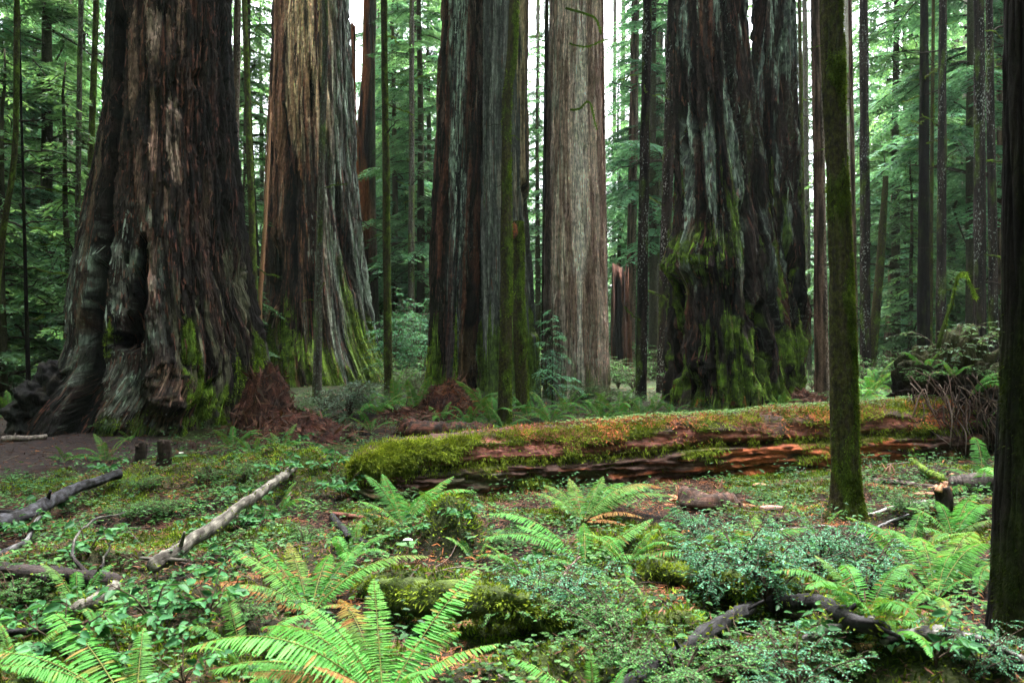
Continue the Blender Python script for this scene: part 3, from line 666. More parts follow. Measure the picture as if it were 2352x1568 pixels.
tJ = slim('mossy_tree', 'tree', 'slender moss coated trunk in front of the fallen log', 6.9,
     [(-20, 1880, 1935), (200, 1886, 1942), (400, 1895, 1951), (600, 1902, 1959), (800, 1906, 1966), (1000, 1909, 1972), (1120, 1911, 1978), (1150, 1908, 1984), (1195, 1898, 1994), (1240, 1872, 2016)], 'moss', 1, 0, nf=150, ztop=16)
moss_cover(tJ, 30000, .012, .036, .007, 7, .55, .9)
add_branches(tJ, 6.9, [(-20, 1880, 1935), (600, 1902, 1959), (1230, 1905, 1990)], 7, .9, 4.2, .16, 71)
tL = slim('dark_tree', 'tree', 'trunk painted black for shade, cut off by the right edge of the picture', 4.1,
     [(-20, 2300, 2440), (400, 2300, 2442), (700, 2298, 2444), (1000, 2290, 2446), (1200, 2280, 2450), (1380, 2268, 2460), (1440, 2262, 2470), (1500, 2240, 2490)], 'dark', 2, 0, nf=150, ztop=14)
moss_cover(tL, 4000, .012, .03, .006, 8, .12, .9)
slim('mossy_tree', 'tree', 'narrow moss covered stem in front of the grey redwood, the left of two', 14.2,
     [(-20, 1170, 1193), (160, 1164, 1187), (200, 1152, 1176), (400, 1150, 1175), (600, 1150, 1177), (800, 1146, 1175), (900, 1144, 1174), (985, 1142, 1176)], 'moss', 3, 7, .35, (3, 7.5), ztop=18, nf=80)
t = slim('mossy_snag', 'dead trunk', 'short mossy snag with red wound at its top, beside the mossy stem', 16.5,
     [(505, 1176, 1200), (560, 1175, 1204), (700, 1176, 1206), (800, 1180, 1210), (900, 1184, 1214), (960, 1186, 1220)], 'moss', 4, 0, nf=80, ztop=EYE + (CY - 508) * 16.5 / FPX)
blob('wound', at(1180, 530, 16.5 - .14), (.085, .05, .16), lambda D: .15 * pn(D[..., 0] * 4, D[..., 2] * 4, 3), lambda D, V: mix(ORNG * 1.0, RED, sstep(-.2, .3, pn(V[..., 0] * 20, V[..., 2] * 20, 3))), 40, M_BARK, t, t.location)
slim('redwood_tree', 'redwood', 'slim reddish trunk with a lit right edge painted on, left of the near mossy trunk', 20,
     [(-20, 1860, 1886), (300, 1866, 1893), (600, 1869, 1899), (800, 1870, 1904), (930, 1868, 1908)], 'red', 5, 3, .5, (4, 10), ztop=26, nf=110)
slim('sapling_trunk', 'tree', 'thin lichen grey stem rising in front of the pale stripped redwood', 20.5,
     [(-20, 738, 752), (120, 741, 755), (300, 733, 748), (500, 728, 744), (700, 722, 740), (920, 716, 740)], 'lich', 6, 6, .5, (2, 6), ztop=20, nf=50)
SL = [ # label, d, v0,u0,v1,u1,w0,w1,style,branches
 ('thin mossy hemlock trunk right of the broken red snag', 22, -20, 882, 905, 892, 15, 20, 'moss', 8),
 ('slender dark hemlock trunk second to the right of the red snag', 31, -20, 946, 866, 944, 11, 17, 'lich', 12),
 ('thin reddish trunk touching the right side of the pale straight redwood', 24, -20, 1381, 896, 1392, 10, 16, 'red', 0),
 ('dark thin trunk hugging the left side of the pale straight redwood', 27, -20, 1256, 880, 1250, 9, 16, 'dark', 8),
 ('dark trunk with white specks between the pale redwood and the twin giant', 20.5, -20, 1487, 922, 1472, 20, 27, 'speck', 7),
 ('brown furrowed trunk far behind the white specked trunk', 36, -20, 1460, 862, 1446, 18, 24, 'red', 6),
 ('dim green grey trunk partly hidden by the dark trunk beside the twin giant', 38, -20, 1512, 862, 1506, 24, 36, 'lich', 3),
 ('dark trunk close against the left side of the twin giant', 24, -20, 1545, 898, 1521, 22, 30, 'speck', 5),
 ('thin tilted mossy pole just right of the twin giant', 29, -20, 1836, 880, 1848, 9, 13, 'moss', 9),
 ('faint grey trunk second right of the twin giant', 36, -20, 1848, 862, 1858, 12, 14, 'lich', 5),
 ('pale pink trunk edge showing right of the near mossy trunk', 34, -20, 1946, 862, 1962, 16, 18, 'pale', 0),
 ('dark reddish thin trunk directly right of the near mossy trunk', 27, -20, 1952, 885, 1966, 9, 15, 'red', 6),
 ('dark trunk with white flecks first in the right hand rank of trunks', 26, -20, 1984, 890, 1988, 20, 27, 'speck', 6),
 ('straight black brown trunk of the right rank, left of its mossy twin', 24, -20, 2123, 900, 2121, 20, 32, 'dark', 9),
 ('thin green mossy pole with bare side twigs in the right rank', 24.6, -20, 2144, 892, 2136, 8, 12, 'moss', 22),
 ('purple brown speckled trunk right of the thin mossy pole', 23, -20, 2166, 904, 2160, 18, 26, 'speck', 6),
 ('pale grey trunk standing farther back in the right rank', 40, -20, 2222, 856, 2216, 20, 23, 'pale', 2),
 ('dark specked trunk left of the pair near the right edge', 21, -20, 2248, 915, 2252, 24, 32, 'speck', 8),
 ('brown mossy trunk right of the pair near the right edge', 22, -20, 2272, 910, 2284, 17, 26, 'speck', 8),
 ('dim reddish trunk against the black edge trunk', 28, -20, 2296, 880, 2300, 14, 20, 'red', 6),
 ('thin dark bole far back, right of the first white flecked trunk', 46, -20, 2076, 845, 2084, 9, 12, 'dark', 6),
 ('second thin dark bole far back in the right gap', 49, -20, 2092, 842, 2098, 10, 13, 'dark', 6),
 ('faint upright trunk between the two dark ranks on the right', 52, -20, 2196, 838, 2196, 12, 14, 'lich', 4),
 ('thin green grey hemlock trunk left of the giant left redwood', 19, -20, 186, 905, 172, 12, 15, 'lich', 12),
 ('brown hemlock trunk against the edge of the giant left redwood', 20, -20, 222, 905, 190, 15, 19, 'moss', 8),
 ('thin straight dark sapling pole near the left edge', 17, 380, 52, 905, 66, 7, 12, 'dark', 10),
 ('dim pale trunk far back at the left, nearest the giant', 38, -20, 158, 858, 148, 24, 28, 'pale', 0),
 ('dim grey trunk far back at the left, second from the giant', 42, -20, 124, 852, 126, 18, 20, 'lich', 0),
 ('faint reddish trunk far back at the left edge', 40, -20, 24, 855, 20, 28, 32, 'pale', 0),
 ('dark trunk far back at the left between pale trunks', 34, -20, 140, 865, 138, 10, 13, 'dark', 4),
 ('reddish purple trunk along the right side of the giant left redwood', 21, -20, 546, 800, 534, 16, 20, 'red', 0),
 ('brown hemlock trunk in the gap between the two left redwoods', 26, 150, 566, 890, 592, 14, 18, 'moss', 9),
 ('thin leaning dark stem in the gap between the two left redwoods', 28, -20, 560, 880, 604, 9, 12, 'dark', 6),
 ('pale far trunk glimpsed right of the red snag', 55, -20, 868, 830, 872, 22, 26, 'pale', 0),
 ('thin far trunk beside the slender dark hemlock', 50, -20, 922, 838, 924, 8, 10, 'dark', 5),
 ('red brown far trunk left of the lichen banded redwood', 48, 300, 958, 842, 958, 14, 16, 'red', 0),
 ('thin far trunk in the gap right of the grey redwood', 46, -20, 1236, 846, 1232, 9, 11, 'lich', 5),
 ('thin far trunk in the bright gap right of the pale redwood', 52, -20, 1412, 838, 1410, 8, 10, 'lich', 6),
 ('second thin far trunk in the bright gap, nearer the specked trunk', 56, -20, 1432, 834, 1428, 10, 11, 'lich', 4),
]
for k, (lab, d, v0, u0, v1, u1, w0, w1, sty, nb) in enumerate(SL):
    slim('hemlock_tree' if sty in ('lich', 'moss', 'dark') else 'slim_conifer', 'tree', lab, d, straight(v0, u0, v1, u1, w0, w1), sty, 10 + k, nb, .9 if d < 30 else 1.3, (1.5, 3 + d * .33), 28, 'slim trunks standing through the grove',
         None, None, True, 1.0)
# curved dark tree at the left edge
slim('dark_tree', 'tree', 'curved dark mossy trunk bending along the left edge', 16, [(-20, 32, 46), (300, 30, 45), (400, 22, 38), (480, 6, 22), (600, -10, 6), (760, -22, -4), (930, -30, -4)], 'moss', 60, 5, 1.2, (2.5, 6), 14, nf=50)
# leaning mossy snag pole
slim('mossy_snag', 'dead trunk', 'leaning mossy broken pole right of the first white flecked trunk', 27, [(405, 2028, 2042), (600, 2012, 2032), (830, 1990, 2014), (900, 1984, 2012)], 'moss', 61, 0, ztop=EYE + (CY - 405) * 27 / FPX, nf=50)
slim('rotten_snag', 'dead trunk', 'reddish rotten snag behind the leaning mossy pole', 36, [(560, 2042, 2058), (700, 2036, 2060), (870, 2022, 2066)], 'red', 62, 0, ztop=EYE + (CY - 440) * 36 / FPX, nf=50)

# broken red snag beside tree B, and the splintered stump
def splinter_top(vtop, spread, seed, d, base):
    def f(t, Z):
        zt = EYE + (CY - vtop) * d / FPX
        jag = np.abs(fbm(t.a * 3.0, t.a * 0 + seed, 3, seed)) * spread * 2.4 + .35 * spread * np.abs(pn(t.a * 6, t.a * 0, seed + 3))
        return np.minimum(Z, zt - jag)
    return f
dS = 33
def snag_disp(t): return .10 * ridges(t, 2.5, .08, 603) + .05 * ridges(t, 7, .2, 604) + .14 * pn(t.a * 1.2, t.z * .12, 605)
def snag_paint(t, dd):
    st = streak(t, 4, .2, 631)
    c = mix(DARK, A([.22, .075, .035]), sstep(-.2, .2, fbm(t.a * 1.6, t.z * .25, 3, 632)) * sstep(690, 500, t.V))
    c = mix(c, ORNG, sstep(.05, .35, st) * sstep(700, 250, t.V) * .55)
    c = mix(c, BLACK * 1.5, sstep(.05, .3, streak(t, 2.4, .12, 633)) * .85)
    c = mix(c, GREY * .8, sstep(846, 858, t.U) * .6)
    return wash(t, c, sstep(0, .35, st + .8 * sstep(600, 850, t.V) - .35) * .7, 634)
tS = thing('snag_tree', 'broken snag of rotten orange wood and black char behind the pale redwood', 'dead trunk', ((850 - CX) * dS / FPX, dS, 0))
link('trunk', trunk_mesh('snag_main', dS, [(-20, 840, 864), (150, 832, 866), (300, 815, 866), (500, 816, 862), (700, 826, 870), (800, 832, 876), (880, 836, 884)], snag_disp, snag_paint, 240, 40, 300, 22, .05, off=tS.location), tS)
link('spire', trunk_mesh('snag_spire', dS + .3, [(40, 803, 812), (150, 803, 816), (300, 804, 824), (500, 812, 834), (800, 824, 850), (880, 826, 860)], snag_disp, lambda t, dd: mix(A([.24, .085, .045]), DARK, sstep(0, .3, streak(t, 5, .2, 640))), 90, 20, 220, EYE + (CY - 30) * dS / FPX, 0, off=tS.location, top_fn=splinter_top(45, 1.2, 641, dS, 0)), tS)
dP = 30
tP = thing('splintered_stump', 'tall splintered red brown stump behind the grove between pale redwood and specked trunk', 'stump', ((1428 - CX) * dP / FPX, dP, 0))
link('trunk', trunk_mesh('stump_body', dP, [(600, 1406, 1446), (700, 1404, 1450), (880, 1400, 1456)], lambda t: .12 * ridges(t, 3, .1, 651) + .05 * ridges(t, 8, .2, 652), lambda t, dd: mix(mix(DARK, A([.14, .065, .045]), sstep(-.2, .3, streak(t, 5, .15, 653))), BLACK * 1.4, strip(t, [(1420, 640), (1420, 880)], 8, 5, 4, 61)), 150, 30, 160, EYE + (CY - 590) * dP / FPX, 0, off=tP.location, top_fn=splinter_top(600, 5.0, 654, dP, 0)), tP)

# slanting pale splinter leaning on the left edge of tree B (orange)
P = smooth_path([at(592, 800, 27), at(600, 640, 27), at(612, 470, 27), at(623, 260, 27.3)], 30, .02, 3)
mb = MB(); V, F, bk = tube(P, np.linspace(.10, .035, 30), 8, .5, 3, 3); mb.add(V, F, np.repeat(mix(A([.07, .08, .02]), A([.40, .20, .11]), sstep(1.2, 3.5, P[:, 2])), 8, 0), 0, bk)
o = mb.build('leaning_splinter', [M_WOOD], None, P[0]); tag(o, 'long orange sliver of wood leaning on the pale stripped redwood', 'splinter')
# mossy limbs of the straight pale redwood
for k, (pts, r) in enumerate([([(1300, 20, 20.6), (1330, 28, 20.4), (1365, 40, 20.2), (1376, 62, 20.1), (1380, 78, 20.1)], .035), ([(1308, 100, 20.6), (1345, 108, 20.4), (1372, 98, 20.2), (1398, 88, 20.0)], .018),
                              ([(1310, 252, 20.6), (1330, 250, 20.4), (1352, 233, 20.2), (1362, 262, 20.15), (1370, 296, 20.15)], .026)]):
    P = smooth_path([at(*q) for q in pts], 26, .012, k); mb = MB()
    V, F, bk = tube(P, np.linspace(r, r * .45, 26), 7, .3, 8, k); mb.add(V, F, np.repeat(mix(MOSSD, MOSS * 1.5, np.linspace(0, 1, 26) ** .5), 7, 0), 0, bk)
    n = 260; ti = RNG.uniform(0, 25, n); pp = np.stack([np.interp(ti, np.arange(26), P[:, i]) for i in range(3)], 1)
    V, F, q = blades(pp, RNG.normal(0, 1, (n, 3)) + A([0, 0, -.6]), RNG.normal(size=(n, 3)), RNG.uniform(.03, .08, n), .018); mb.add(V, F, np.repeat(MOSS * 1.5 * RNG.uniform(.6, 1.1, n)[:, None], q, 0), 1)
    mb.build('branch', [M_MOSSB, M_MOSS], tF, tF.location)


# ------------------------------------------------------------------ conifer crowns
def crown_geo(seed, h, z0, r0, nbr, step=.07, bl=.115, bw=.032, tips=True, spacing=.09):
    warmk = (seed * 37 % 10) / 10.0; rg = np.random.default_rng(seed); Ps, Ds, Ns, Ls, Cs = [], [], [], [], []
    limbs = []
    for k in range(nbr):
        q = (k + rg.uniform(0, 1)) / nbr
        z = z0 + (h - z0) * q; L = r0 * (1 - .8 * q) * rg.uniform(.55, 1.15); az = rg.uniform(0, 2 * PI)
        el = rg.uniform(-.25, .5); dr = rg.uniform(.2, .85)
        o = A([math.cos(az), math.sin(az), 0]); sd = A([-math.sin(az), math.cos(az), 0])
        t = np.linspace(0, 1, 9)
        ax = lambda t: o * (t * L)[:, None] + A([0, 0, 1.0]) * (z + L * (el * t - dr * t ** 2))[:, None] + sd * (.12 * L * np.sin(t * 3 + k))[:, None]
        limbs.append((ax(t), .012 + .012 * L))
        tone = rg.uniform(.6, 1.25); hue = rg.uniform(0, 1)
        m = max(4, int(L / spacing)); tt = (np.arange(m) + .5) / m
        for sg in (-1, 1):
            P0 = ax(np.clip(tt + rg.uniform(-.02, .02, m), 0, 1))
            l2 = .46 * L * (1 - tt) ** .75 * np.clip(tt * 4, 0, 1) * rg.uniform(.6, 1.2, m) + .08
            ang = rg.uniform(.7, 1.15, m) * sg
            d2 = np.cos(ang)[:, None] * o + np.sin(ang)[:, None] * sd + A([0, 0, -.28]) * rg.uniform(.2, 1.3, m)[:, None]
            d2 = nrm(d2)
            ns = np.maximum((l2 / step).astype(int), 1)
            I = np.repeat(np.arange(m), ns); w = (np.concatenate([np.arange(n) for n in ns]) + .5) * step
            base = P0[I] + d2[I] * w[:, None] + A([0, 0, -1.0]) * (.25 * w ** 2 / np.maximum(l2[I], .1))[:, None]
            for s2 in (-1, 1):
                side = np.cross(d2[I], A([0, 0, 1.0])) * s2
                D = d2[I] * .75 + side * .7 + A([0, 0, -.15]) + rg.normal(0, .12, (len(I), 3))
                Ps.append(base); Ds.append(D); Ns.append(A([0, 0, 1.0]) + rg.normal(0, .35, (len(I), 3)))
                Ls.append(bl * rg.uniform(.6, 1.25, len(I)))
                cc = mix(mix(A([.030, .105, .068]), A([.040, .110, .045]), warmk), mix(A([.135, .325, .225]), A([.18, .34, .15]), warmk), np.clip(hue * .6 + .5 * (w / np.maximum(l2[I], .1)), 0, 1))  # needle greens kept pale and bright in place of thicker haze
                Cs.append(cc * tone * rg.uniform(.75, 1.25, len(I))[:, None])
    P = np.concatenate(Ps); 
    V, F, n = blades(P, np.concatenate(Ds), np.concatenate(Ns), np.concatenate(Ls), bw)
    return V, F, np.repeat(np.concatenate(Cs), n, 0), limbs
def crown_mb(seed, h, z0, r0, nbr, **kw):
    kw = dict(dict(step=.085, bl=.20, bw=.062, spacing=.12), **kw)
    V, F, C, limbs = crown_geo(seed, h, z0, r0, nbr, **kw); mb = MB(); mb.add(V, F, C, 0)
    for P, r in limbs:
        v, f, bk = tube(P, np.linspace(r, .004, len(P)), 4, cap=False); mb.add(v, f, A([.035, .030, .020]), 1, bk)
    return mb
def pole_mb(h, r, seed):
    P = smooth_path([(0, 0, -.3), (.05, .03, h * .4), (-.04, .05, h * .75), (0, 0, h)], 24, .04, seed)
    mb = MB(); v, f, bk = tube(P, np.linspace(r, .02, 24), 10, .15, 3, seed)
    mb.add(v, f, np.repeat(mix(A([.03, .025, .02]), A([.07, .065, .04]), sstep(-.3, .3, pn(P[:, 2] * 3, P[:, 0], seed))), 10, 0), 0, bk)
    return mb
CR = []
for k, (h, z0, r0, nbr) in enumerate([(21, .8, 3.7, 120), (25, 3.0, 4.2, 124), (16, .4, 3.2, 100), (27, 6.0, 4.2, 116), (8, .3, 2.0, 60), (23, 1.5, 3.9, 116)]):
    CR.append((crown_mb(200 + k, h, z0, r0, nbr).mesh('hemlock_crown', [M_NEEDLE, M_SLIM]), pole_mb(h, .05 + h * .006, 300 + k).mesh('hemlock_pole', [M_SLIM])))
def hemlock(u, d, var, label, sc=1.0, rot=None):
    t = thing('hemlock_tree', label, 'tree', ((u - CX) * d / FPX, d, float(hgt((u - CX) * d / FPX, d))), 'leafy hemlocks growing behind the redwoods')
    t.rotation_euler = (0, 0, rot if rot is not None else random.uniform(0, 6.28)); t.scale = (sc, sc, sc)
    link('crown', CR[var][0], t); link('trunk', CR[var][1], t)
    return t
for row in [
 (-60, 22, 0, 'dense dark green hemlock filling the upper left corner'),
 (40, 28, 5, 'dark hemlock behind the curved trunk at the left edge'),
 (110, 24, 1, 'shaded hemlock beside the thin trunks left of the giant redwood'),
 (190, 31, 0, 'hemlock partly hidden by the left rim of the giant redwood'),
 (60, 40, 3, 'far hemlock with feathery sprays deep in the left gap'),
 (10, 18, 4, 'small dark young hemlock at the left edge, near the ground'),
 (150, 19, 4, 'small young hemlock just left of the giant redwood'),
 (570, 33, 1, 'lacy hemlock in the gap between the two left redwoods'),
 (600, 44, 5, 'pale hemlock farther back in the gap between the two left redwoods'),
 (560, 27, 4, 'short hemlock low in the gap between the two left redwoods'),
 (905, 36, 0, 'bright hemlock right of the broken red snag'),
 (965, 33, 5, 'feathery hemlock left of the lichen banded redwood'),
 (935, 48, 2, 'shorter light green hemlock far back right of the red snag'),
 (880, 52, 3, 'tall thin hemlock far behind the red snag'),
 (990, 45, 2, 'hemlock mostly hidden behind the lichen banded redwood'),
 (1236, 38, 2, 'hemlock showing in the slit between grey and pale redwoods'),
 (1250, 50, 5, 'far light green hemlock in the slit beside the pale redwood'),
 (1420, 42, 2, 'low light green hemlock in the bright gap right of the pale redwood'),
 (1500, 36, 3, 'hemlock behind the white specked trunk by the twin giant'),
 (1440, 58, 2, 'far pale hemlock in the bright gap under the white sky'),
 (1530, 44, 0, 'hemlock peeping past the left side of the twin giant'),
 (1850, 42, 5, 'hemlock in the narrow gap right of the twin giant'),
 (1990, 40, 0, 'drooping hemlock behind the first white flecked trunk'),
 (2060, 33, 1, 'big layered hemlock filling the right gap'),
 (2040, 50, 5, 'far pale hemlock in the right gap'),
 (2110, 44, 3, 'hemlock behind the straight black brown trunk'),
 (2190, 36, 0, 'dark layered hemlock between the right hand ranks'),
 (2260, 42, 1, 'hemlock behind the pair of trunks near the right edge'),
 (2330, 30, 5, 'shaded hemlock behind the black edge trunk'),
 (2230, 27, 3, 'tall hemlock whose sprays hang before the right rank'),
 (2090, 28, 4, 'short young hemlock low in the right gap'),
 (900, 44, 3, 'tall hemlock behind the bright one right of the red snag'), (950, 40, 1, 'hemlock directly behind the slender dark hemlock trunk'), (872, 47, 5, 'hemlock seen just right of the broken red snag top'), (985, 38, 0, 'dense hemlock touching the lichen banded redwood'),
 (1490, 44, 5, 'hemlock behind the dim grey trunk left of the twin giant'), (1462, 50, 1, 'far hemlock straight behind the brown furrowed trunk'), (2140, 48, 1, 'far hemlock behind the thin mossy pole'), (2020, 60, 5, 'farthest pale hemlock in the right gap'), (80, 33, 0, 'broad dark hemlock behind the pale far trunks at left'),
 (1955, 56, 1, 'far hemlock just right of the near mossy trunk')]:
    hemlock(*row)

def shade_crown(parent, z0, h, r0, seed, n=110, dx=0):
    V, F, C, limbs = crown_geo(seed, h, z0, r0, n, step=.5, bl=1.0, bw=.38, spacing=.5); mb = MB(); mb.add(V + A([dx, 0, 0]), F, C, 0)
    for P, r in limbs: v, f, bk = tube(P + A([dx, 0, 0]), np.linspace(r * 2.5, .01, len(P)), 5, cap=False); mb.add(v, f, A([.03, .025, .02]), 1, bk)
    link('crown', mb.mesh('shade_crown', [M_NEEDLE, M_SLIM]), parent)  # foliage above the frame, added to shade the trunks from overhead
for prt, z0, h, r0, sd in [(tA, 18, 36, 7.5, 950), (tB, 25, 42, 6.5, 951), (tE, 19.5, 36, 5.0, 952), (tE2, 20.5, 36, 5.0, 953), (tF, 20, 36, 5, 954), (tH, 19, 36, 6.5, 955)]:
    shade_crown(prt, z0, h, r0, sd)
# far wood as one mass, with unseen side and rear trees added as shade
def far_and_shade_forest():
    mb = MB(); rg = np.random.default_rng(5)
    lods = [crown_geo(700 + k, h, z0, r0, 84, step=.30, bl=.60, bw=.19, spacing=.33)[:3] for k, (h, z0, r0) in enumerate([(25, 1, 4.6), (31, 3, 5.2), (18, .5, 4.2)])]
    low = [crown_geo(710 + k, h, z0, r0, 80, step=.55, bl=1.2, bw=.5, spacing=.6)[:3] for k, (h, z0, r0) in enumerate([(26, 1, 4.6), (32, 3, 5.2), (20, .5, 4.2)])]
    for k in range(380):
        az = rg.uniform(-PI, PI) if k > 90 else rg.uniform(-.66, .66)
        fr = abs(az) < .66
        u = CX + math.tan(az) * FPX if fr else -9999
        r = rg.uniform(58, 110) if fr else (rg.uniform(17, 60) if abs(az) < 1.5 else rg.uniform(12, 50))
        if not fr and abs(az) < 1.05: r = max(r, 45)
        x, y = r * math.sin(az), r * math.cos(az)
        bright = fr and ((540 < u < 1000) or (1180 < u < 1580) or (1840 < u < 2060 and rg.random() < .5))
        V, F, C = (lods if abs(az) < 1.05 else low)[2 if bright else rg.integers(0, 3)]
        s = (rg.uniform(.55, .95) if bright else rg.uniform(.9, 1.5)); a = rg.uniform(0, 6.28)
        z0 = float(hgt(x, y))
        R = A([[math.cos(a), -math.sin(a), 0], [math.sin(a), math.cos(a), 0], [0, 0, 1]])
        mb.add(V @ R.T * s + A([x, y, z0]), F, C * rg.uniform(.8, 1.3) * (1.25 if bright else 1), 0)  # colour lifted in the open gaps, standing in for backlight and haze
        if rg.random() < ((.12 if bright else .35) if fr else .8):
            hh = 34; P = A([[x, y, z0 - .5], [x + rg.normal(0, .3), y, hh * .5], [x + rg.normal(0, .8), y, hh]])
            v, f, bk = tube(P, A([1, .8, .5]) * rg.uniform(.12, .40), 8); mb.add(v, f, A([.09, .07, .06]) * rg.uniform(.6, 2.2), 1, bk)
    o = mb.build('far_and_shade_forest', [M_NEEDLE, M_SLIM]); tag(o, 'distant wood of hemlocks and thin trunks closing every gap, plus unseen nearer trees added to block light', 'forest', kind='stuff')
far_and_shade_forest()

# ------------------------------------------------------------------ shrubs
def bush_mb(seed, h, r, nst, leaf, ntw=7, nl=9, wratio=.55, col=((.03, .09, .035), (.07, .15, .05)), droop=.2, lay=1.0, twl=.45):
    rg = np.random.default_rng(seed); st = MB(); fo = MB(); P, D, N = [], [], []
    for k in range(nst):
        az = rg.uniform(0, 2 * PI); rr = r * rg.uniform(.2, 1); hh = h * rg.uniform(.55, 1.05)
        o = A([math.cos(az), math.sin(az), 0])
        t = np.linspace(0, 1, 10)
        ax = o * (rr * t ** 1.4)[:, None] + A([0, 0, 1]) * (hh * (t - droop * t ** 3))[:, None] + .05 * h * np.stack([pn(t * 3, t * 0 + k, 8), pn(t * 3, t * 0 + k, 9), t * 0], 1)
        v, f, bk = tube(ax, np.linspace(.012, .004, 10) * (h ** .5), 5, cap=False); st.add(v, f, A([.05, .035, .022]), 0, bk)
        for j in range(ntw):
            q = rg.uniform(.25, 1); b = A([np.interp(q, t, ax[:, i]) for i in range(3)])
            a2 = az + rg.normal(0, 1.1); l = h * twl * rg.uniform(.4, 1)
            dv = nrm(A([math.cos(a2), math.sin(a2), rg.uniform(-.1, .45)])); tt = np.linspace(0, 1, 6)
            tw = b + dv * (l * tt)[:, None] + A([0, 0, -.25 * l]) * (tt ** 2)[:, None]
            v, f, bk = tube(tw, np.linspace(.005, .002, 6) * (h ** .5), 4, cap=False); st.add(v, f, A([.05, .035, .022]), 0, bk)
            n = max(3, int(nl * rg.uniform(.6, 1.2))); w = (np.arange(n) + .6) / n
            pp = np.stack([np.interp(w, tt, tw[:, i]) for i in range(3)], 1)
            sd = nrm(np.cross(dv, A([0, 0, 1.0]))) * np.where(np.arange(n) % 2, 1, -1)[:, None]
            P.append(pp); D.append(dv * .6 + sd * .8 + rg.normal(0, .22, (n, 3)) + A([0, 0, -.1])); N.append(A([0, 0, lay]) + rg.normal(0, .4, (n, 3)))
    P = np.concatenate(P); n = len(P)
    L = leaf * rg.uniform(.6, 1.25, n)
    V, F, q = blades(P, np.concatenate(D), np.concatenate(N), L, L * wratio, 'leaf' if leaf > .02 else 'quad', .15)
    C = mix(A(col[0]), A(col[1]), rg.uniform(0, 1, n)) * rg.uniform(.75, 1.25, n)[:, None]
    fo.add(V, F, np.repeat(C, q, 0), 0)
    return st, fo
def bush_var(*a, **k):
    st, fo = bush_mb(*a, **k); return st.mesh('bush_stem', [M_WOOD]), fo.mesh('bush_leaves', [M_LEAF])
def place_bush(name, cat, label, loc, var, sc=1.0, group=None, rot=None):
    t = thing(name, label, cat, loc, group); t.scale = (sc, sc, sc); t.rotation_euler = (0, 0, random.uniform(0, 6.28) if rot is None else rot)
    link('stem', var[0], t); link('foliage', var[1], t); return t
BLU = ((.018, .085, .046), (.095, .27, .155)); GRN = ((.015, .065, .018), (.075, .21, .055)); DRK = ((.014, .05, .022), (.04, .10, .036)); YEL = ((.06, .14, .03), (.13, .22, .06))  # BLU is brightened: sky sheen on glossy leaves put into their colour
BV = dict(
  under=bush_var(1, 1.5, 1.1, 16, .075, 9, 10, .5, GRN), dark=bush_var(2, 1.8, 1.2, 16, .08, 9, 10, .5, DRK),
  rhodo=bush_var(3, 3.6, 1.5, 13, .16, 12, 11, .32, BLU, twl=.28), huck=bush_var(4, .62, .55, 13, .026, 9, 17, .55, BLU, .25),
  huck2=bush_var(5, .55, .6, 15, .026, 9, 17, .55, GRN, .3), salal=bush_var(6, .34, .26, 6, .085, 3, 5, .55, ((.020, .085, .032), (.075, .22, .08)), .2, twl=.5),
  round=bush_var(7, 1.25, .7, 16, .07, 8, 9, .75, ((.05, .10, .075), (.15, .22, .17)), .3), fine=bush_var(8, 1.9, 1.2, 16, .05, 12, 18, .4, GRN, .3),
  low=bush_var(9, .22, .30, 9, .03, 6, 10, .6, GRN, .3), top=bush_var(10, 1.0, .8, 12, .075, 6, 8, .42, ((.05, .11, .06), (.12, .20, .12)), .2))
for k, (u, d, var, sc, lab) in enumerate([
 (20, 21, 'dark', 1.0, 'dark shrub at the left edge behind the trail'), (85, 24, 'dark', 1.2, 'dark shrub under the pale trunks at far left'), (120, 19.5, 'dark', .6, 'low dark shrub beside the giant redwood, left side'),
 (55, 30, 'under', 1.4, 'taller green shrub deep behind the left edge'), (150, 28, 'under', 1.3, 'green shrub deep behind the giant redwood, left side'), (0, 27, 'fine', 1.2, 'fine leaved shrub deep at the left edge'),
 (898, 27, 'rhodo', .85, 'bluish rhododendron beside the thin mossy hemlock trunk'), (940, 29, 'rhodo', 1.15, 'tall bluish rhododendron in the gap left of the lichen banded redwood'), (970, 26, 'rhodo', .75, 'lower bluish rhododendron touching the lichen banded redwood'),
 (920, 24, 'under', .9, 'green shrub at the foot of the rhododendrons'), (955, 22.5, 'fine', .6, 'feathery low green shrub left of the lichen banded redwood'), (590, 29, 'under', 1.1, 'green shrub in the gap between the two left redwoods'),
 (1238, 27, 'under', 1.2, 'green shrub in the slit left of the pale redwood'), (1420, 25, 'fine', .75, 'feathery bright shrub at the foot of the splintered stump'), (1355, 19.3, 'fine', .42, 'low feathery shrub before the pale redwood'),
 (1455, 24, 'under', .8, 'green shrub by the foot of the white specked trunk'), (1400, 33, 'under', 1.3, 'shrub far back in the bright gap'), (1500, 32, 'under', 1.2, 'shrub far back left of the twin giant'),
 (1866, 25, 'under', .8, 'green shrub right of the twin giant'), (1990, 24, 'under', .9, 'green shrub behind the fern at the right of the mossy trunk'), (2060, 27, 'under', 1.1, 'green shrub in the middle of the right gap'),
 (2110, 26, 'fine', .8, 'feathery shrub in front of the right gap'), (2030, 36, 'under', 1.5, 'large dim shrub far back in the right gap'), (2180, 30, 'dark', 1.2, 'dark shrub between the right ranks'), (2260, 25, 'dark', 1.0, 'dark shrub behind the root plate'),
 (1950, 38, 'under', 1.5, 'dim shrub far back right of the mossy trunk'), (2095, 40, 'under', 1.6, 'dim shrub farthest back in the right gap')]):
    x = (u - CX) * d / FPX
    place_bush('rhododendron_bush' if var == 'rhodo' else 'understory_shrub', 'shrub', lab, (x, d, float(hgt(x, d))), BV[var], sc, 'understory shrubs between the trunks')
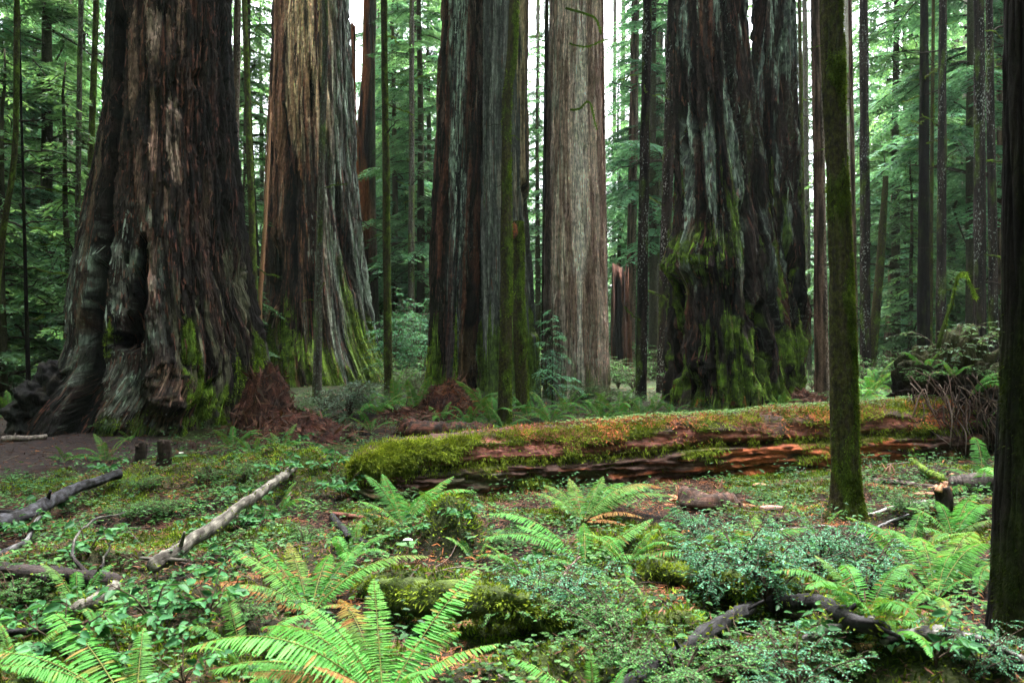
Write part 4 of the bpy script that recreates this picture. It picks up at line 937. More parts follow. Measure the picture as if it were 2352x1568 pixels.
for (u, v, var, sc, lab) in [(800, 965, 'round', .85, 'round leaved grey green bush in front of the pale stripped redwood'), (745, 955, 'round', .6, 'smaller round leaved bush beside the red brown litter mound'), (850, 945, 'round', .55, 'low round leaved bush by the mossy foot of the pale stripped redwood')]:
    place_bush('round_leaved_bush', 'bush', lab, gpt(u, v), BV[var], sc)
# pale green hemlock sapling before the pale redwood
V, F, C, limbs = crown_geo(900, 2.25, .4, .75, 26, step=.03, bl=.045, bw=.012, spacing=.05)
p = gpt(1268, 935); t = thing('hemlock_sapling', 'airy light green sapling in front of the straight pale redwood', 'sapling', p)
mb = MB(); mb.add(V, F, C * 2.0, 0); mb.build('foliage', [M_NEEDLE], t)
mb = MB()
for P, r in limbs: v, f, bk = tube(P, np.linspace(.008, .002, len(P)), 4, cap=False); mb.add(v, f, A([.04, .035, .02]), 0, bk)
v, f, bk = tube(A([[0, 0, -.1], [.02, 0, 1.2], [0, .02, 2.2]]), A([.02, .014, .004]), 6); mb.add(v, f, A([.04, .035, .02]), 0, bk); mb.build('stem', [M_WOOD], t)

# ------------------------------------------------------------------ ferns
def frond_mb(base, tip, lift, width, n=42, seed=0, tone=1.0, brown=0.0, roll=0.0, browntip=0.0, col=None):
    rg = np.random.default_rng(seed); base = A(base, float); tip = A(tip, float)
    L = np.linalg.norm(tip - base); ctl = base * .55 + tip * .45 + A([0, 0, lift * L])
    f = lambda t: (1 - t)[:, None] ** 2 * base + (2 * t * (1 - t))[:, None] * ctl + (t ** 2)[:, None] * tip
    t = np.linspace(0, 1, 26); P = f(t)
    mb = MB(); v, F, bk = tube(P, np.linspace(.0045, .0012, 26) * max(.6, L), 4, cap=False); mb.add(v, F, A([.16, .17, .05]) if brown < .5 else A([.14, .06, .03]), 0)
    w = np.clip(.10 + .90 * (np.arange(n) + .5 + rg.normal(0, .16, n)) / n, .1, .995); tone = tone * rg.uniform(.72, 1.12); brown = min(1, brown + (.18 * rg.random() if rg.random() < .4 else 0)); Q = f(w); Tn = nrm(f(np.minimum(w + .01, 1)) - f(w - .01))
    hz = tip - base; hz[2] = 0
    if np.linalg.norm(hz) < .12 * L: hz = A([math.sin(seed), math.cos(seed), 0.0])
    sd = nrm(np.cross(nrm(hz), A([0, 0, 1.0]))); Nn = nrm(np.cross(np.broadcast_to(sd, Tn.shape), Tn))
    cr, sr = math.cos(roll), math.sin(roll)
    prof = np.sin(np.clip((1 - w) * 1.18, 0, 1) ** .62 * PI * .5) * np.clip(.35 + (w - .1) * 4.2, 0, 1)
    g0 = A([.036, .150, .030]) if col is None else A(col)
    for sg in (-1, 1):
        s2 = sd * cr * sg + Nn * (sr * sg) - Nn * .10
        D = s2 + Tn * (.16 + .45 * w ** 2)[:, None] + rg.normal(0, .05, (n, 3)) + A([0, 0, -.10])
        l = width * L * prof * rg.uniform(.88, 1.08, n) * np.where(rg.random(n) < .09, rg.uniform(.25, .7, n), 1)
        D = D + A([0, 0, -.22]) * rg.random() + Tn * rg.normal(0, .10)
        V, Fq, q = blades(Q, D, Nn + rg.normal(0, .12, (n, 3)), l, np.minimum(.92 * L * .9 / n, l * .6), 'leaf', .12, .12)
        c = mix(g0, g0 * A([2.3, 1.6, 1.5]), rg.uniform(0, 1, n) * .5 + .3 * w) * tone
        bt = np.clip(brown + browntip * sstep(.3, 1, w) + (rg.random(n) < .08) * rg.uniform(.3, .9, n), 0, 1)
        c = mix(c, mix(A([.20, .075, .028]), A([.26, .15, .05]), rg.random(n)), bt)
        mb.add(V, Fq, np.repeat(c, q, 0), 0)
    return mb
FV = []
for k, (r, z, lf) in enumerate([(.55, .70, .35), (.75, .48, .45), (.86, .22, .50), (.90, .02, .42), (.68, .58, .30), (.92, -.02, .30), (.8, .35, .42)]):
    FV.append(frond_mb((0, 0, 0), (r, 0, z), lf, .15, 38, k, 1.0 + .1 * (k % 3), 0, random.uniform(-.15, .15)).mesh('fern_frond', [M_FERN]))
FVB = [frond_mb((0, 0, 0), (.8, 0, -.02), .22, .11, 32, 50, 1, .9).mesh('fern_frond_dead', [M_FERN]), frond_mb((0, 0, 0), (.7, 0, .02), .15, .11, 32, 51, 1, .7).mesh('fern_frond_dead', [M_FERN])]
FG = 'sword ferns growing on the forest floor'
def fern(label, base, n, L, seed, dead=1, face=None, spread=PI):
    rg = np.random.default_rng(seed)
    t = thing('sword_fern', label, 'fern', base, FG)
    for k in range(n + dead):
        b = link('frond', FV[rg.integers(0, len(FV))] if k < n else FVB[k % 2], t)
        az = (face if face is not None else 0) + spread * 2 * ((k + rg.uniform(-.3, .3)) / n - .5)
        s = L * rg.uniform(.7, 1.1); b.rotation_euler = (rg.uniform(-.25, .25), rg.uniform(-.15, .15), az); b.scale = (s, s, s)
        if k >= n: b['label'] = 'brown withered frond'
    return t
def hero_fern(label, base, fronds, seed, width=.15):
    t = thing('sword_fern', label, 'fern', base, FG); base = A(base, float)
    for k, fr in enumerate(fronds):
        (u, v, dd), lift = fr[0], fr[1]; o = fr[2] if len(fr) > 2 else {}
        tip = at(u, v, base[1] + dd)
        tip[2] = max(tip[2], float(hgt(tip[0], tip[1])) + .04)
        mb = frond_mb((0, 0, 0), tip - base, lift, o.get('w', width), o.get('n', 46), seed * 31 + k, o.get('tone', 1.2), o.get('brown', 0), o.get('roll', 0), o.get('bt', 0), o.get('col'))
        b = mb.build('frond', [M_FERN], t)
        if o.get('brown', 0) > .5: b['label'] = 'brown withered frond'
    return t
DEAD = dict(brown=.9)
hero_fern('large bright sword fern nearest the camera at the bottom centre, fronds fanned upward', gpt(880, 1650) + A([0, 0, .05]), [
 ((690, 1385, .12), .30, dict(tone=1.5, roll=.1)), ((858, 1328, .40), .12, dict(tone=1.5)), ((1098, 1308, .45), .16, dict(tone=1.5, roll=-.2)), ((425, 1492, .1), .36, dict(tone=1.6)),
 ((1150, 1478, .02), .22, dict(tone=1.5)), ((1060, 1450, .5), .3, dict(tone=1.3)), ((600, 1440, .45), .3, dict(tone=1.2)), ((780, 1375, .55), .25, dict(bt=.9, tone=1.2)),
 ((720, 1530, -.1), .2, DEAD), ((560, 1545, .0), .2, DEAD), ((980, 1540, -.2), .25, dict(tone=1.3)), ((480, 1540, .2), .25, dict(tone=1.1))], 1)
hero_fern('green sword fern with a few rusty fronds, left of bottom centre', gpt(712, 1415), [
 ((535, 1262, .15), .22, dict(tone=1.3)), ((585, 1245, .35), .18, dict(tone=1.3)), ((662, 1245, .45), .12, dict(tone=1.2, bt=.5)), ((835, 1240, .42), .14, dict(tone=1.2)), ((985, 1278, .2), .34, dict(tone=1.3, bt=.3)),
 ((515, 1395, -.1), .32, dict(tone=1.3)), ((430, 1365, .0), .2, DEAD), ((880, 1300, .3), .3, dict(tone=1.1)), ((760, 1270, .6), .2, dict(tone=.9)), ((600, 1340, .5), .2, dict(tone=.9, bt=.8)), ((800, 1395, -.1), .3, dict(bt=.9))], 2)
hero_fern('sword fern against the left part of the mossy fallen log', gpt(925, 1212), [
 ((838, 1090, .2), .30), ((878, 1088, .35), .2), ((1042, 1093, .35), .2), ((1095, 1130, .15), .42), ((820, 1150, .0), .25), ((1070, 1150, .35), .3), ((1000, 1120, .55), .2), ((905, 1130, .7), .2), ((850, 1180, -.1), .2, DEAD), ((960, 1200, -.15), .3)], 3)
hero_fern('upright sword fern in front of the middle of the fallen log', gpt(1340, 1200), [
 ((1228, 1132, .1), .28), ((1248, 1112, .35), .28), ((1308, 1098, .5), .14, dict(bt=.3)), ((1385, 1093, .5), .12), ((1500, 1110, .4), .18), ((1520, 1120, .2), .4, dict(bt=.8)), ((1430, 1108, .7), .2), ((1545, 1140, .1), .3, dict(tone=.9)), ((1270, 1150, .6), .2), ((1440, 1215, -.2), .2, DEAD), ((1480, 1190, -.1), .3, DEAD)], 4)
hero_fern('low sword fern with long side fronds below the upright fern', gpt(1345, 1305), [
 ((1120, 1180, .15), .34), ((1100, 1240, .0), .34), ((1185, 1205, .3), .2), ((1500, 1190, .3), .14), ((1450, 1250, .2), .2), ((1340, 1200, .5), .2), ((1530, 1290, .1), .24), ((1400, 1340, -.25), .2, dict(tone=.8))], 5)
hero_fern('broad arching sword fern at right in front of the black edge trunk', gpt(2150, 1385), [
 ((2005, 1232, .15), .08), ((2040, 1215, .5), .38), ((2240, 1330, -.1), .42), ((2280, 1400, -.25), .40), ((2100, 1240, .7), .4), ((2200, 1290, .5), .45), ((1990, 1350, -.1), .34), ((2085, 1420, -.35), .36), ((2275, 1250, .5), .3), ((2180, 1440, -.4), .34, dict(bt=.6)), ((1980, 1290, .4), .3), ((2240, 1220, .8), .2)], 6, .13)
hero_fern('sword fern behind the broad arching one, left of the black edge trunk', gpt(2190, 1240), [
 ((2080, 1165, .2), .36), ((2150, 1150, .4), .3), ((2280, 1165, .35), .34), ((2240, 1170, .6), .2), ((2060, 1220, .0), .3), ((2300, 1210, .0), .3), ((2140, 1260, -.3), .3)], 7)
hero_fern('long single sided sword fern frond group in the lower left corner', gpt(310, 1660), [
 ((105, 1392, .5), .16, dict(tone=1.2)), ((-60, 1500, .0), .28, dict(tone=1.2)), ((0, 1530, -.1), .3, dict(tone=1.3)), ((330, 1440, .4), .2, dict(tone=.9)), ((420, 1520, .1), .3, dict(tone=.8))], 8)
hero_fern('small cut off sword fern at the bottom edge right of centre', gpt(1370, 1680), [
 ((1165, 1508, .1), .3, dict(tone=1.5)), ((1355, 1488, .1), .1, dict(tone=1.6)), ((1440, 1530, .1), .3, dict(tone=1.4)), ((1290, 1560, -.1), .3, dict(tone=1.4))], 9)
hero_fern('sword fern in front of the lone mossy trunk, left of its foot', gpt(1715, 1300), [
 ((1585, 1265, .1), .36), ((1640, 1215, .3), .3), ((1738, 1180, .5), .1), ((1800, 1240, .35), .3), ((1860, 1215, .3), .3), ((1690, 1240, .5), .2)], 10)
for k, (u, v, n, L, lab) in enumerate([
 (245, 1062, 8, .55, 'pale green fern at the foot of the giant left redwood'), (535, 1032, 5, .55, 'few fronded fern right of the foot of the giant left redwood'), (648, 1040, 6, .55, 'upright fern by the far end of the pale fallen branch'),
 (852, 995, 4, .6, 'slim fern behind the left end of the mossy log'), (905, 935, 9, .8, 'arching fern beside the foot of the pale stripped redwood'), (955, 955, 6, .75, 'brown tinged fern left of the rusty litter heap'),
 (1130, 975, 7, .85, 'tall fern left of the left mossy stem'), (1215, 962, 7, .6, 'bright fern between the two mossy stems and the log'), (1265, 975, 6, .6, 'fern behind the log under the light green sapling'),
 (1010, 975, 7, .5, 'low fern on the reddish log behind the mossy one'), (1360, 955, 8, .6, 'fern behind the log before the straight pale redwood'), (1420, 962, 8, .6, 'light fern behind the log left of the twin giant'), (1468, 960, 7, .65, 'upright fern close to the left foot of the twin giant'),
 (1500, 950, 5, .5, 'small fern at the left foot of the twin giant'), (1330, 985, 5, .4, 'small fern touching the back of the mossy log'),
 (2005, 905, 10, .95, 'yellow green fern right of the near mossy trunk'), (1980, 930, 7, .7, 'lower fern half hidden by the near mossy trunk'), (1990, 1440, 7, .55, 'fern under the huckleberry at lower right'), (2260, 1130, 6, .75, 'fern against the black edge trunk by the sawn log'),
 (1880, 1300, 5, .45, 'fern at the very foot of the lone mossy trunk'), (1440, 1300, 5, .4, 'small fern on the mossy floor right of the low fern'), (30, 1560, 5, .4, 'small fern low at the left edge'), (560, 1535, 6, .45, 'fern in the lower left between the two large ferns'),
 (300, 1015, 4, .35, 'small fern close against the left redwood bark'),
 (715, 985, 7, .6, 'fern on the low spill of bark litter'), (580, 1055, 6, .5, 'fern between the bark mound and the pale branch'), (870, 955, 7, .7, 'fern at the mossy foot of the pale stripped redwood, right side'), (1075, 985, 6, .55, 'fern behind the log under the lichen banded redwood'),
 (1100, 950, 7, .7, 'fern at the foot of the smooth grey redwood'), (1160, 990, 5, .45, 'little fern touching the log below the left mossy stem'), (1300, 950, 7, .6, 'fern by the foot of the light green sapling'), (1385, 975, 6, .5, 'fern low behind the log, right of the pale redwood'),
 (1545, 955, 6, .5, 'fern before the burl side of the twin giant'), (1790, 940, 6, .45, 'fern at the right mossy foot of the twin giant'), (2040, 880, 9, .85, 'tall fern in the right gap behind the log'), (1945, 915, 7, .6, 'fern left half hidden by the lone mossy trunk'),
 (800, 1300, 7, .42, 'fern right of the rusty fern, small and dark'), (1190, 1330, 6, .40, 'fern on the moss left of the middle foreground bush'), (1500, 1440, 6, .42, 'fern among the bushes at lower middle'), (1620, 1300, 7, .5, 'fern left of the fern by the mossy trunk'),
 (1800, 1290, 6, .45, 'fern between two huckleberries near the mossy trunk'), (2080, 1300, 8, .6, 'fern in front of the broad arching fern, left side'), (2300, 1330, 7, .6, 'fern tucked against the black edge trunk'), (2050, 1480, 7, .45, 'fern beside the arched blotched branch'),
 (180, 1410, 6, .42, 'fern on the left below the short pale branch'), (640, 1180, 5, .40, 'small fern on the moss under the pale branch'), (1090, 1290, 6, .38, 'small fern on the mossy hummock'), (1010, 1190, 5, .4, 'small fern right of the fern by the log'),
 (150, 1060, 5, .4, 'lone fern at the trail edge'), (20, 960, 6, .7, 'fern by the trail at the far left'), (1880, 1240, 4, .35, 'tiny fern left of the foot of the mossy trunk'), (700, 1560, 7, .5, 'brownish fern at the bottom left of the large fern')]):
    if 900 < v < 1000 and 860 < u < 2060: L, n = L * 1.3, n + 2
    fern(lab, gpt(u, v), n, L, 400 + k, 1 if k % 2 else 0)

# ------------------------------------------------------------------ fallen log
def build_log():
    P = smooth_path([at(800, 1092, 7.75), at(850, 1084, 7.85), at(920, 1077, 8.05), at(1200, 1056, 8.75), at(1500, 1033, 9.4), at(1850, 1008, 10.3), at(2110, 993, 11.0), at(2190, 985, 11.2)], 460) - A([0, 0, .02])
    s = np.concatenate([[0], np.cumsum(np.linalg.norm(np.diff(P, axis=0), axis=1))]); S_ = s[-1]; q = s / S_
    R = np.interp(q, [0, .012, .03, .06, .12, .4, .7, 1], [.10, .21, .28, .32, .35, .395, .44, .48])
    Tn = nrm(np.gradient(P, axis=0)); Fw = nrm(np.cross(Tn, A([0, 0, -1.0])))
    Fw = np.where(Fw[:, 1:2] > 0, -Fw, Fw); Up = nrm(np.cross(Fw, Tn)); Up = np.where(Up[:, 2:3] < 0, -Up, Up)
    na = 180; ph = np.linspace(0, 2 * PI, na, endpoint=False)   # 0 = up, + toward the viewer
    PH, SS = np.meshgrid(ph, s); phs = np.where(PH > PI, PH - 2 * PI, PH)
    ck = 1.40 + .20 * fbm(SS * .55, SS * 0, 3, 801)
    crack = sstep(.16, .03, np.abs(phs - ck)); low = sstep(ck, ck + .12, phs) * sstep(2.9, 2.5, phs)
    r = R[:, None] * (1 + .10 * fbm(np.cos(PH) * 1.2 + SS * .7, np.sin(PH) * 1.2, 3, 802)) - .12 * crack - .02 * low
    r += low * (.035 * (1 - np.abs(pn(SS * 1.4, phs * 9 + .4 * SS, 803)) * 2) + .03 * np.floor(fbm(SS * 2.2, phs * 5, 3, 804) * 4) / 2)
    r += .025 * fbm(SS * 6, phs * 3, 3, 805) + .012 * pn(SS * 16, phs * 16, 806)
    bare = sstep(.13, .22, fbm(SS * .9 + 3, phs * .9, 3, 807) + .45 * sstep(.55, 1.2, phs) - .5 * sstep(.6, .2, phs) - .12 + .25 * sstep(2.5, 3.2, SS) * sstep(4.2, 3.4, SS)) * (1 - low)
    r -= .03 * bare
    r *= 1 + .085 * sstep(1.5, 1.75, phs) * sstep(2.7, 2.2, phs) * (1 + .5 * fbm(SS * .8, phs * 0, 2, 816))
    r *= np.where((phs > PI / 2) & (phs < 2.75), np.minimum(1.28, 1 / np.maximum(np.sin(phs), .5)), 1)
    V = P[:, None] + Up[:, None] * (np.cos(PH) * r)[..., None] + Fw[:, None] * (np.sin(PH) * r)[..., None]
    mm = sstep(-.1, .2, fbm(SS * 1.3, phs * 1.2, 3, 808) + .5 * sstep(4.2, 2.2, SS)) * (1 - bare) * sstep(.15, .55, phs) * (1 - low) 
    lm = low * sstep(.1, .3, fbm(SS * .9, phs * 1.8, 3, 809) + .28 * sstep(4.9, 5.6, SS) * sstep(7.2, 6.4, SS) - .14 + .16 * sstep(1.6, .6, SS))
    st = fbm(SS * 1.6, phs * 9, 3, 810)
    c = mix(A([.035, .02, .015]), A([.085, .04, .026]), sstep(-.3, .3, fbm(SS * 5, phs * 4, 3, 811)))
    wood = mix(A([.075, .038, .028]), A([.20, .095, .07]), sstep(-.25, .3, st))
    c = mix(c, wood * A([.95, .68, .66]), bare)
    rotten = mix(A([.050, .024, .018]), A([.34, .09, .036]), sstep(-.1, .3, st + .5 * sstep(3.6, 4.8, SS) * sstep(7.6, 6.8, SS) - .25))
    rotten = mix(rotten, A([.085, .085, .05]), sstep(.0, .3, pn(SS * 1.2, phs * 4, 812)) * sstep(3.2, 2.4, SS) * .7)
    c = mix(c, rotten, low); c = mix(c, BLACK * 1.3, crack * .9)
    c = mix(c, A([.055, .075, .012]), np.maximum(mm, lm) * .85)
    n, m = na, len(s); i = np.arange(m - 1)[:, None] * n; j = np.arange(n)[None]
    F = np.stack([i + j, i + n + j, i + n + (j + 1) % n, i + (j + 1) % n], -1).reshape(-1, 4)
    t = thing('fallen_log', 'long mossy fallen redwood log with a rotten red underside lying across the scene', 'log', P[200] * A([1, 1, 0]))
    bk = np.stack([np.cos(PH) * .4, np.sin(PH) * .4, SS], -1).reshape(-1, 3)
    link('trunk', make_mesh('log_trunk', V.reshape(-1, 3) - A(t.location), [F, np.arange(n)[None], (np.arange(n) + (m - 1) * n)[None, ::-1].copy()], c.reshape(-1, 3), [M_WOOD], [0, 0, 0], True, bk), t)
    # moss strands
    rg = np.random.default_rng(12)
    fl = V.reshape(-1, 3); nn = (Up[:, None] * np.cos(PH)[..., None] + Fw[:, None] * np.sin(PH)[..., None]).reshape(-1, 3)
    w = (np.maximum(mm, lm * .9) * (phs > -.6)).ravel() + .03 * (np.abs(phs) < 1.5).ravel()
    N = 64000; k = rg.choice(len(fl), N, p=w / w.sum())
    pp = fl[k] + rg.normal(0, .012, (N, 3)); hang = sstep(.2, 1.3, phs.ravel()[k])
    D = nn[k] * rg.uniform(.3, 1, N)[:, None] + A([0, 0, -1.0]) * (hang * rg.uniform(.4, 1.6, N))[:, None] + rg.normal(0, .35, (N, 3))
    L = rg.uniform(.018, .05, N) * (1 + 1.1 * hang * rg.random(N) ** 3)
    Vb, Fb, qn = blades(pp, D, rg.normal(size=(N, 3)), L, rg.uniform(.006, .013, N))
    cl = mix(A([.065, .10, .012]), A([.23, .30, .035]), rg.random(N) ** 1.2) * (.7 + .6 * sstep(-.3, .3, fbm(s[k // na] * 2.2, phs.ravel()[k] * 2, 2, 813)))[:, None]
    mb = MB(); mb.add(Vb, Fb, np.repeat(cl, qn, 0)); o = mb.build('moss_cover', [M_MOSS], t, t.location); o['kind'] = 'stuff'
    # hanging curtains along the crack
    mb = MB()
    for _ in range(420):
        kk = rg.integers(40, 420); a = ck[kk, 0] - rg.uniform(.02, .25); p0 = P[kk] + Up[kk] * math.cos(a) * R[kk] * 1.0 + Fw[kk] * math.sin(a) * R[kk] * 1.0
        n2 = rg.integers(10, 26); l = rg.uniform(.05, .22); f = rg.random(n2)
        pp = p0 + Tn[kk] * rg.normal(0, .02, n2)[:, None] + A([0, 0, -l]) * f[:, None]
        Vb, Fb, qn = blades(pp, rg.normal(0, .5, (n2, 3)) + A([0, 0, -1.0]), rg.normal(size=(n2, 3)), rg.uniform(.02, .05, n2), .008)
        mb.add(Vb, Fb, np.repeat(mix(A([.065, .09, .012]), A([.20, .26, .035]), rg.random(n2)), qn, 0))
    o = mb.build('hanging_moss', [M_MOSS], t, t.location); o['kind'] = 'stuff'
    # litter and tiny leaves lying on top: their own loose cover
    N = 15000; w2 = (sstep(1.15, .5, np.abs(phs - .35)) * sstep(1.2, 2.4, SS) * sstep(-.25, .15, fbm(SS * 1.6, phs * 1.5, 3, 817)) * (1 - .8 * bare)).ravel(); k = rg.choice(len(fl), N, p=w2 / w2.sum())
    D = np.cross(nn[k], rg.normal(size=(N, 3))) + nn[k] * .25
    Vb, Fb, qn = blades(fl[k] + nn[k] * .008, D, nn[k] + rg.normal(0, .3, (N, 3)), rg.uniform(.025, .08, N), rg.uniform(.006, .016, N))
    pt = sstep(-.2, .2, fbm(s[k // na] * 1.1, s[k // na] * 0, 2, 815))
    cl = mix(mix(A([.05, .025, .018]), A([.12, .05, .03]), rg.random(N)), A([.42, .13, .04]), rg.random(N) ** .7 * np.maximum(pt, .25))
    mb = MB(); mb.add(Vb, Fb, np.repeat(cl, qn, 0)); o = mb.build('log_litter', [M_LITTER]); tag(o, 'orange and brown needle litter lying on top of the mossy log', 'litter', kind='stuff')
    N = 5200; w3 = (sstep(.9, .2, np.abs(phs + .25)) * sstep(2.0, 3.6, SS)).ravel(); k = rg.choice(len(fl), N, p=w3 / w3.sum())
    c0 = fl[k] + nn[k] * rg.uniform(.01, .05, N)[:, None]; mb = MB()
    for j in range(3):
        a = rg.uniform(0, 6.28, N) if j == 0 else a + 2.1
        Vb, Fb, qn = blades(c0, np.stack([np.cos(a), np.sin(a), a * 0 - .15], 1), A([0, 0, 1.0]) + rg.normal(0, .25, (N, 3)), rg.uniform(.014, .026, N), .022)
        mb.add(Vb, Fb, np.repeat(mix(A([.07, .17, .05]), A([.17, .28, .10]), rg.random(N)), qn, 0))
    o = mb.build('log_sorrel', [M_LEAF]); tag(o, 'tiny clover like sorrel leaves growing along the top of the log', 'sorrel', kind='stuff')
    return t, P, R
tLog, logP, logR = build_log()

# root plate at the right end of the log
rp = at(2195, 945, 11.3)
def rpd(D): return .55 * fbm(D[..., 0] * 2.2 + 2, D[..., 2] * 2.2 + D[..., 1], 3, 820) + .22 * fbm(D[..., 0] * 5, D[..., 2] * 5 + 3 * D[..., 1], 3, 823) - .3 * np.abs(D[..., 0]) * (D[..., 2] > 0) + .10 * fbm(D[..., 0] * 8, D[..., 2] * 8, 3, 821)
blob('root_plate', rp + A([0, .15, .05]), (.95, .6, 1.0), rpd, lambda D, V: mix(mix(A([.008, .006, .005]), A([.028, .016, .012]), sstep(-.2, .3, fbm(V[..., 0] * 6, V[..., 2] * 6, 3, 822))), A([.05, .06, .012]), sstep(.3, .9, D[..., 2]) * .5), 150, M_BARK, tLog, tLog.location)
rg = np.random.default_rng(77)
for k in range(95):
    u0 = rg.uniform(2080, 2290); v0 = rg.uniform(850, 960); u1 = u0 + rg.normal(25, 45); v1 = v0 + rg.uniform(50, 150)
    P = smooth_path([at(u0, v0, 10.75 + rg.uniform(-.1, .1)), at((u0 + u1) / 2 + rg.normal(0, 12), (v0 + v1) / 2 - 8, 10.6 + rg.uniform(-.15, .1)), at(u1, v1, 10.6 + rg.uniform(-.2, .15))], 12, .02, k)
    P[:, 2] = np.maximum(P[:, 2], -.02); r = rg.uniform(.004, .014); mb = MB(); V, F, bk = tube(P, np.linspace(r, r * .4, 12), 5, .2, 8, k)
    mb.add(V, F, A([.075, .047, .036]) * rg.uniform(.4, 1.6) if k % 5 else A([.16, .12, .10]), 0, bk); mb.build('root', [M_WOOD], tLog, tLog.location)
for (lab, u, v, d, n, L, f) in [('yellow green fern on top of the root plate, its left side', 2125, 858, 11.1, 6, .5, None), ('fern with drooping bright fronds on the right side of the root plate', 2225, 915, 10.7, 5, .75, -.2), ('small dark fern in the middle of the root plate', 2190, 868, 10.7, 6, .4, None), ('small fern low on the shaded right of the root plate', 2262, 985, 10.8, 4, .35, None)]:
    fern(lab, at(u, v, d), n, L, 600 + u, 0, f, PI if f is None else .6)
place_bush('huckleberry_bush', 'bush', 'low glossy bush on the left shoulder of the root plate', at(2110, 888, 11.0), BV['huck2'], .7)
place_bush('huckleberry_bush', 'bush', 'low bush on the right shoulder of the root plate by the black trunk', at(2265, 890, 11.0), BV['huck2'], .8)
place_bush('huckleberry_bush', 'bush', 'sparse glossy leaved bush growing on top of the root plate', at(2195, 868, 11.2), BV['top'], 1.0)
P = smooth_path([at(2155, 800, 11.2), at(2185, 690, 11.2), at(2205, 628, 11.1), at(2225, 640, 11.0), at(2240, 680, 11.0)], 24, .02, 4); mb = MB()
V, F, bk = tube(P, np.linspace(.03, .008, 24), 7, .4, 9, 2); mb.add(V, F, np.repeat(mix(MOSSD, MOSS, np.linspace(0, 1, 24)), 7, 0), 0, bk)
n = 420; ti = rg.uniform(0, 23, n); pp = np.stack([np.interp(ti, np.arange(24), P[:, i]) for i in range(3)], 1)
V, F, q = blades(pp, rg.normal(0, .5, (n, 3)) + A([0, 0, -1]), rg.normal(size=(n, 3)), rg.uniform(.03, .10, n), .014); mb.add(V, F, np.repeat(MOSS * rg.uniform(.6, 1.4, n)[:, None], q, 0), 1)
o = mb.build('mossy_branch', [M_MOSSB, M_MOSS], None, P[0]); tag(o, 'bent moss draped branch rising above the root plate', 'branch')

# mounds and the second log
def mound(name, label, c, rad, seed, orange):
    c = A(c, float); g0 = float(hgt(c[0], c[1])); t = thing(name, label, 'mound', (c[0], c[1], g0))
    n, m = 150, 60; th = np.linspace(0, 2 * PI, n, endpoint=False); rr = np.linspace(0, 1, m); TH, RR = np.meshgrid(th, rr)
    def surf(TH, RR):
        k = 1 + .30 * fbm(np.cos(TH) * 1.3 + seed, np.sin(TH) * 1.3, 2, seed)
        x = RR * np.cos(TH) * rad[0] * k * 1.25; y = RR * np.sin(TH) * rad[1] * k * 1.25
        z = rad[2] * ((1 - RR ** 1.7) * (1 + .55 * fbm(x * 2.6 + seed, y * 2.6, 3, seed + 1)) + .16 * fbm(x * 9, y * 9, 2, seed + 2)) - .08 * RR
        return np.stack([x, y, z], -1)
    V = surf(TH, RR); i = np.arange(m - 1)[:, None] * n; j = np.arange(n)[None]
    q = np.stack([i + j, i + n + j, i + n + (j + 1) % n, i + (j + 1) % n], -1).reshape(-1, 4)
    col = mix(mix(A([.022, .011, .010]), A([.070, .026, .020]), sstep(-.2, .3, fbm(V[..., 0] * 7, V[..., 2] * 7, 3, seed + 2))), ORNG * .6, sstep(.15, .45, fbm(V[..., 0] * 3, V[..., 2] * 3, 2, seed + 3)) * orange)
    link('soil', make_mesh('mound_soil', V.reshape(-1, 3), [q], col.reshape(-1, 3), [M_GROUND]), t)
    r = np.random.default_rng(seed); N = 6500; th = r.uniform(0, 2 * PI, N); rq = np.sqrt(r.uniform(0, 1, N)); P = surf(th, rq); e = .02
    d1 = surf(th + e, rq) - P; d2 = surf(th, np.minimum(rq + e, 1.05)) - P; nn = nrm(np.cross(d2, d1)); nn = np.where(nn[:, 2:] < 0, -nn, nn)
    D = nrm(d1) * r.normal(0, 1, N)[:, None] + nrm(d2) * r.uniform(-.4, 1.4, N)[:, None] + nn * r.normal(.04, .10, N)[:, None]
    V, F, q = blades(P + nn * .006, D, nn + r.normal(0, .4, (N, 3)), r.uniform(.02, .08, N), r.uniform(.004, .016, N)); mb = MB()
    pt = sstep(-.1, .35, fbm(P[:, 0] * 3, P[:, 2] * 3 + seed, 2, seed + 3))
    kb = r.random(N) < .045; V2, F2, q2 = blades(P[kb] + nn[kb] * .02, D[kb], nn[kb] + r.normal(0, .3, (kb.sum(), 3)), r.uniform(.12, .30, kb.sum()), r.uniform(.025, .06, kb.sum())); mb.add(V2, F2, np.repeat(mix(A([.03, .02, .016]), A([.13, .06, .04]), r.random(kb.sum())), q2, 0))
    mb.add(V, F, np.repeat(mix(A([.02, .012, .011]), mix(A([.12, .045, .028]), A([.33, .10, .035]), pt * orange), r.random(N) ** 1.6), q, 0)); o = mb.build('bark_litter', [M_LITTER], t); o['kind'] = 'stuff'
mound('litter_mound', 'tall dark red brown mound of shed bark against the giant left redwood', at(612, 925, 13.2), (.52, .5, 1.0), 830, .12)
mound('litter_mound', 'wide low spill of red brown litter right of the tall bark mound', at(690, 1000, 12.4), (.85, .6, .36), 834, .2)
mound('litter_mound', 'rusty heap of fallen needles and rotten wood before the lichen banded redwood', at(1035, 912, 16.0), (.62, .5, .60), 838, .8)
mound('litter_mound', 'low dark red litter heap left of the rusty heap', at(930, 975, 14.5), (.6, .4, .28), 842, .4)
mound('litter_mound', 'reddish litter heaped at the right foot of the twin giant', at(1850, 925, 18.2), (.5, .5, .32), 846, .3)

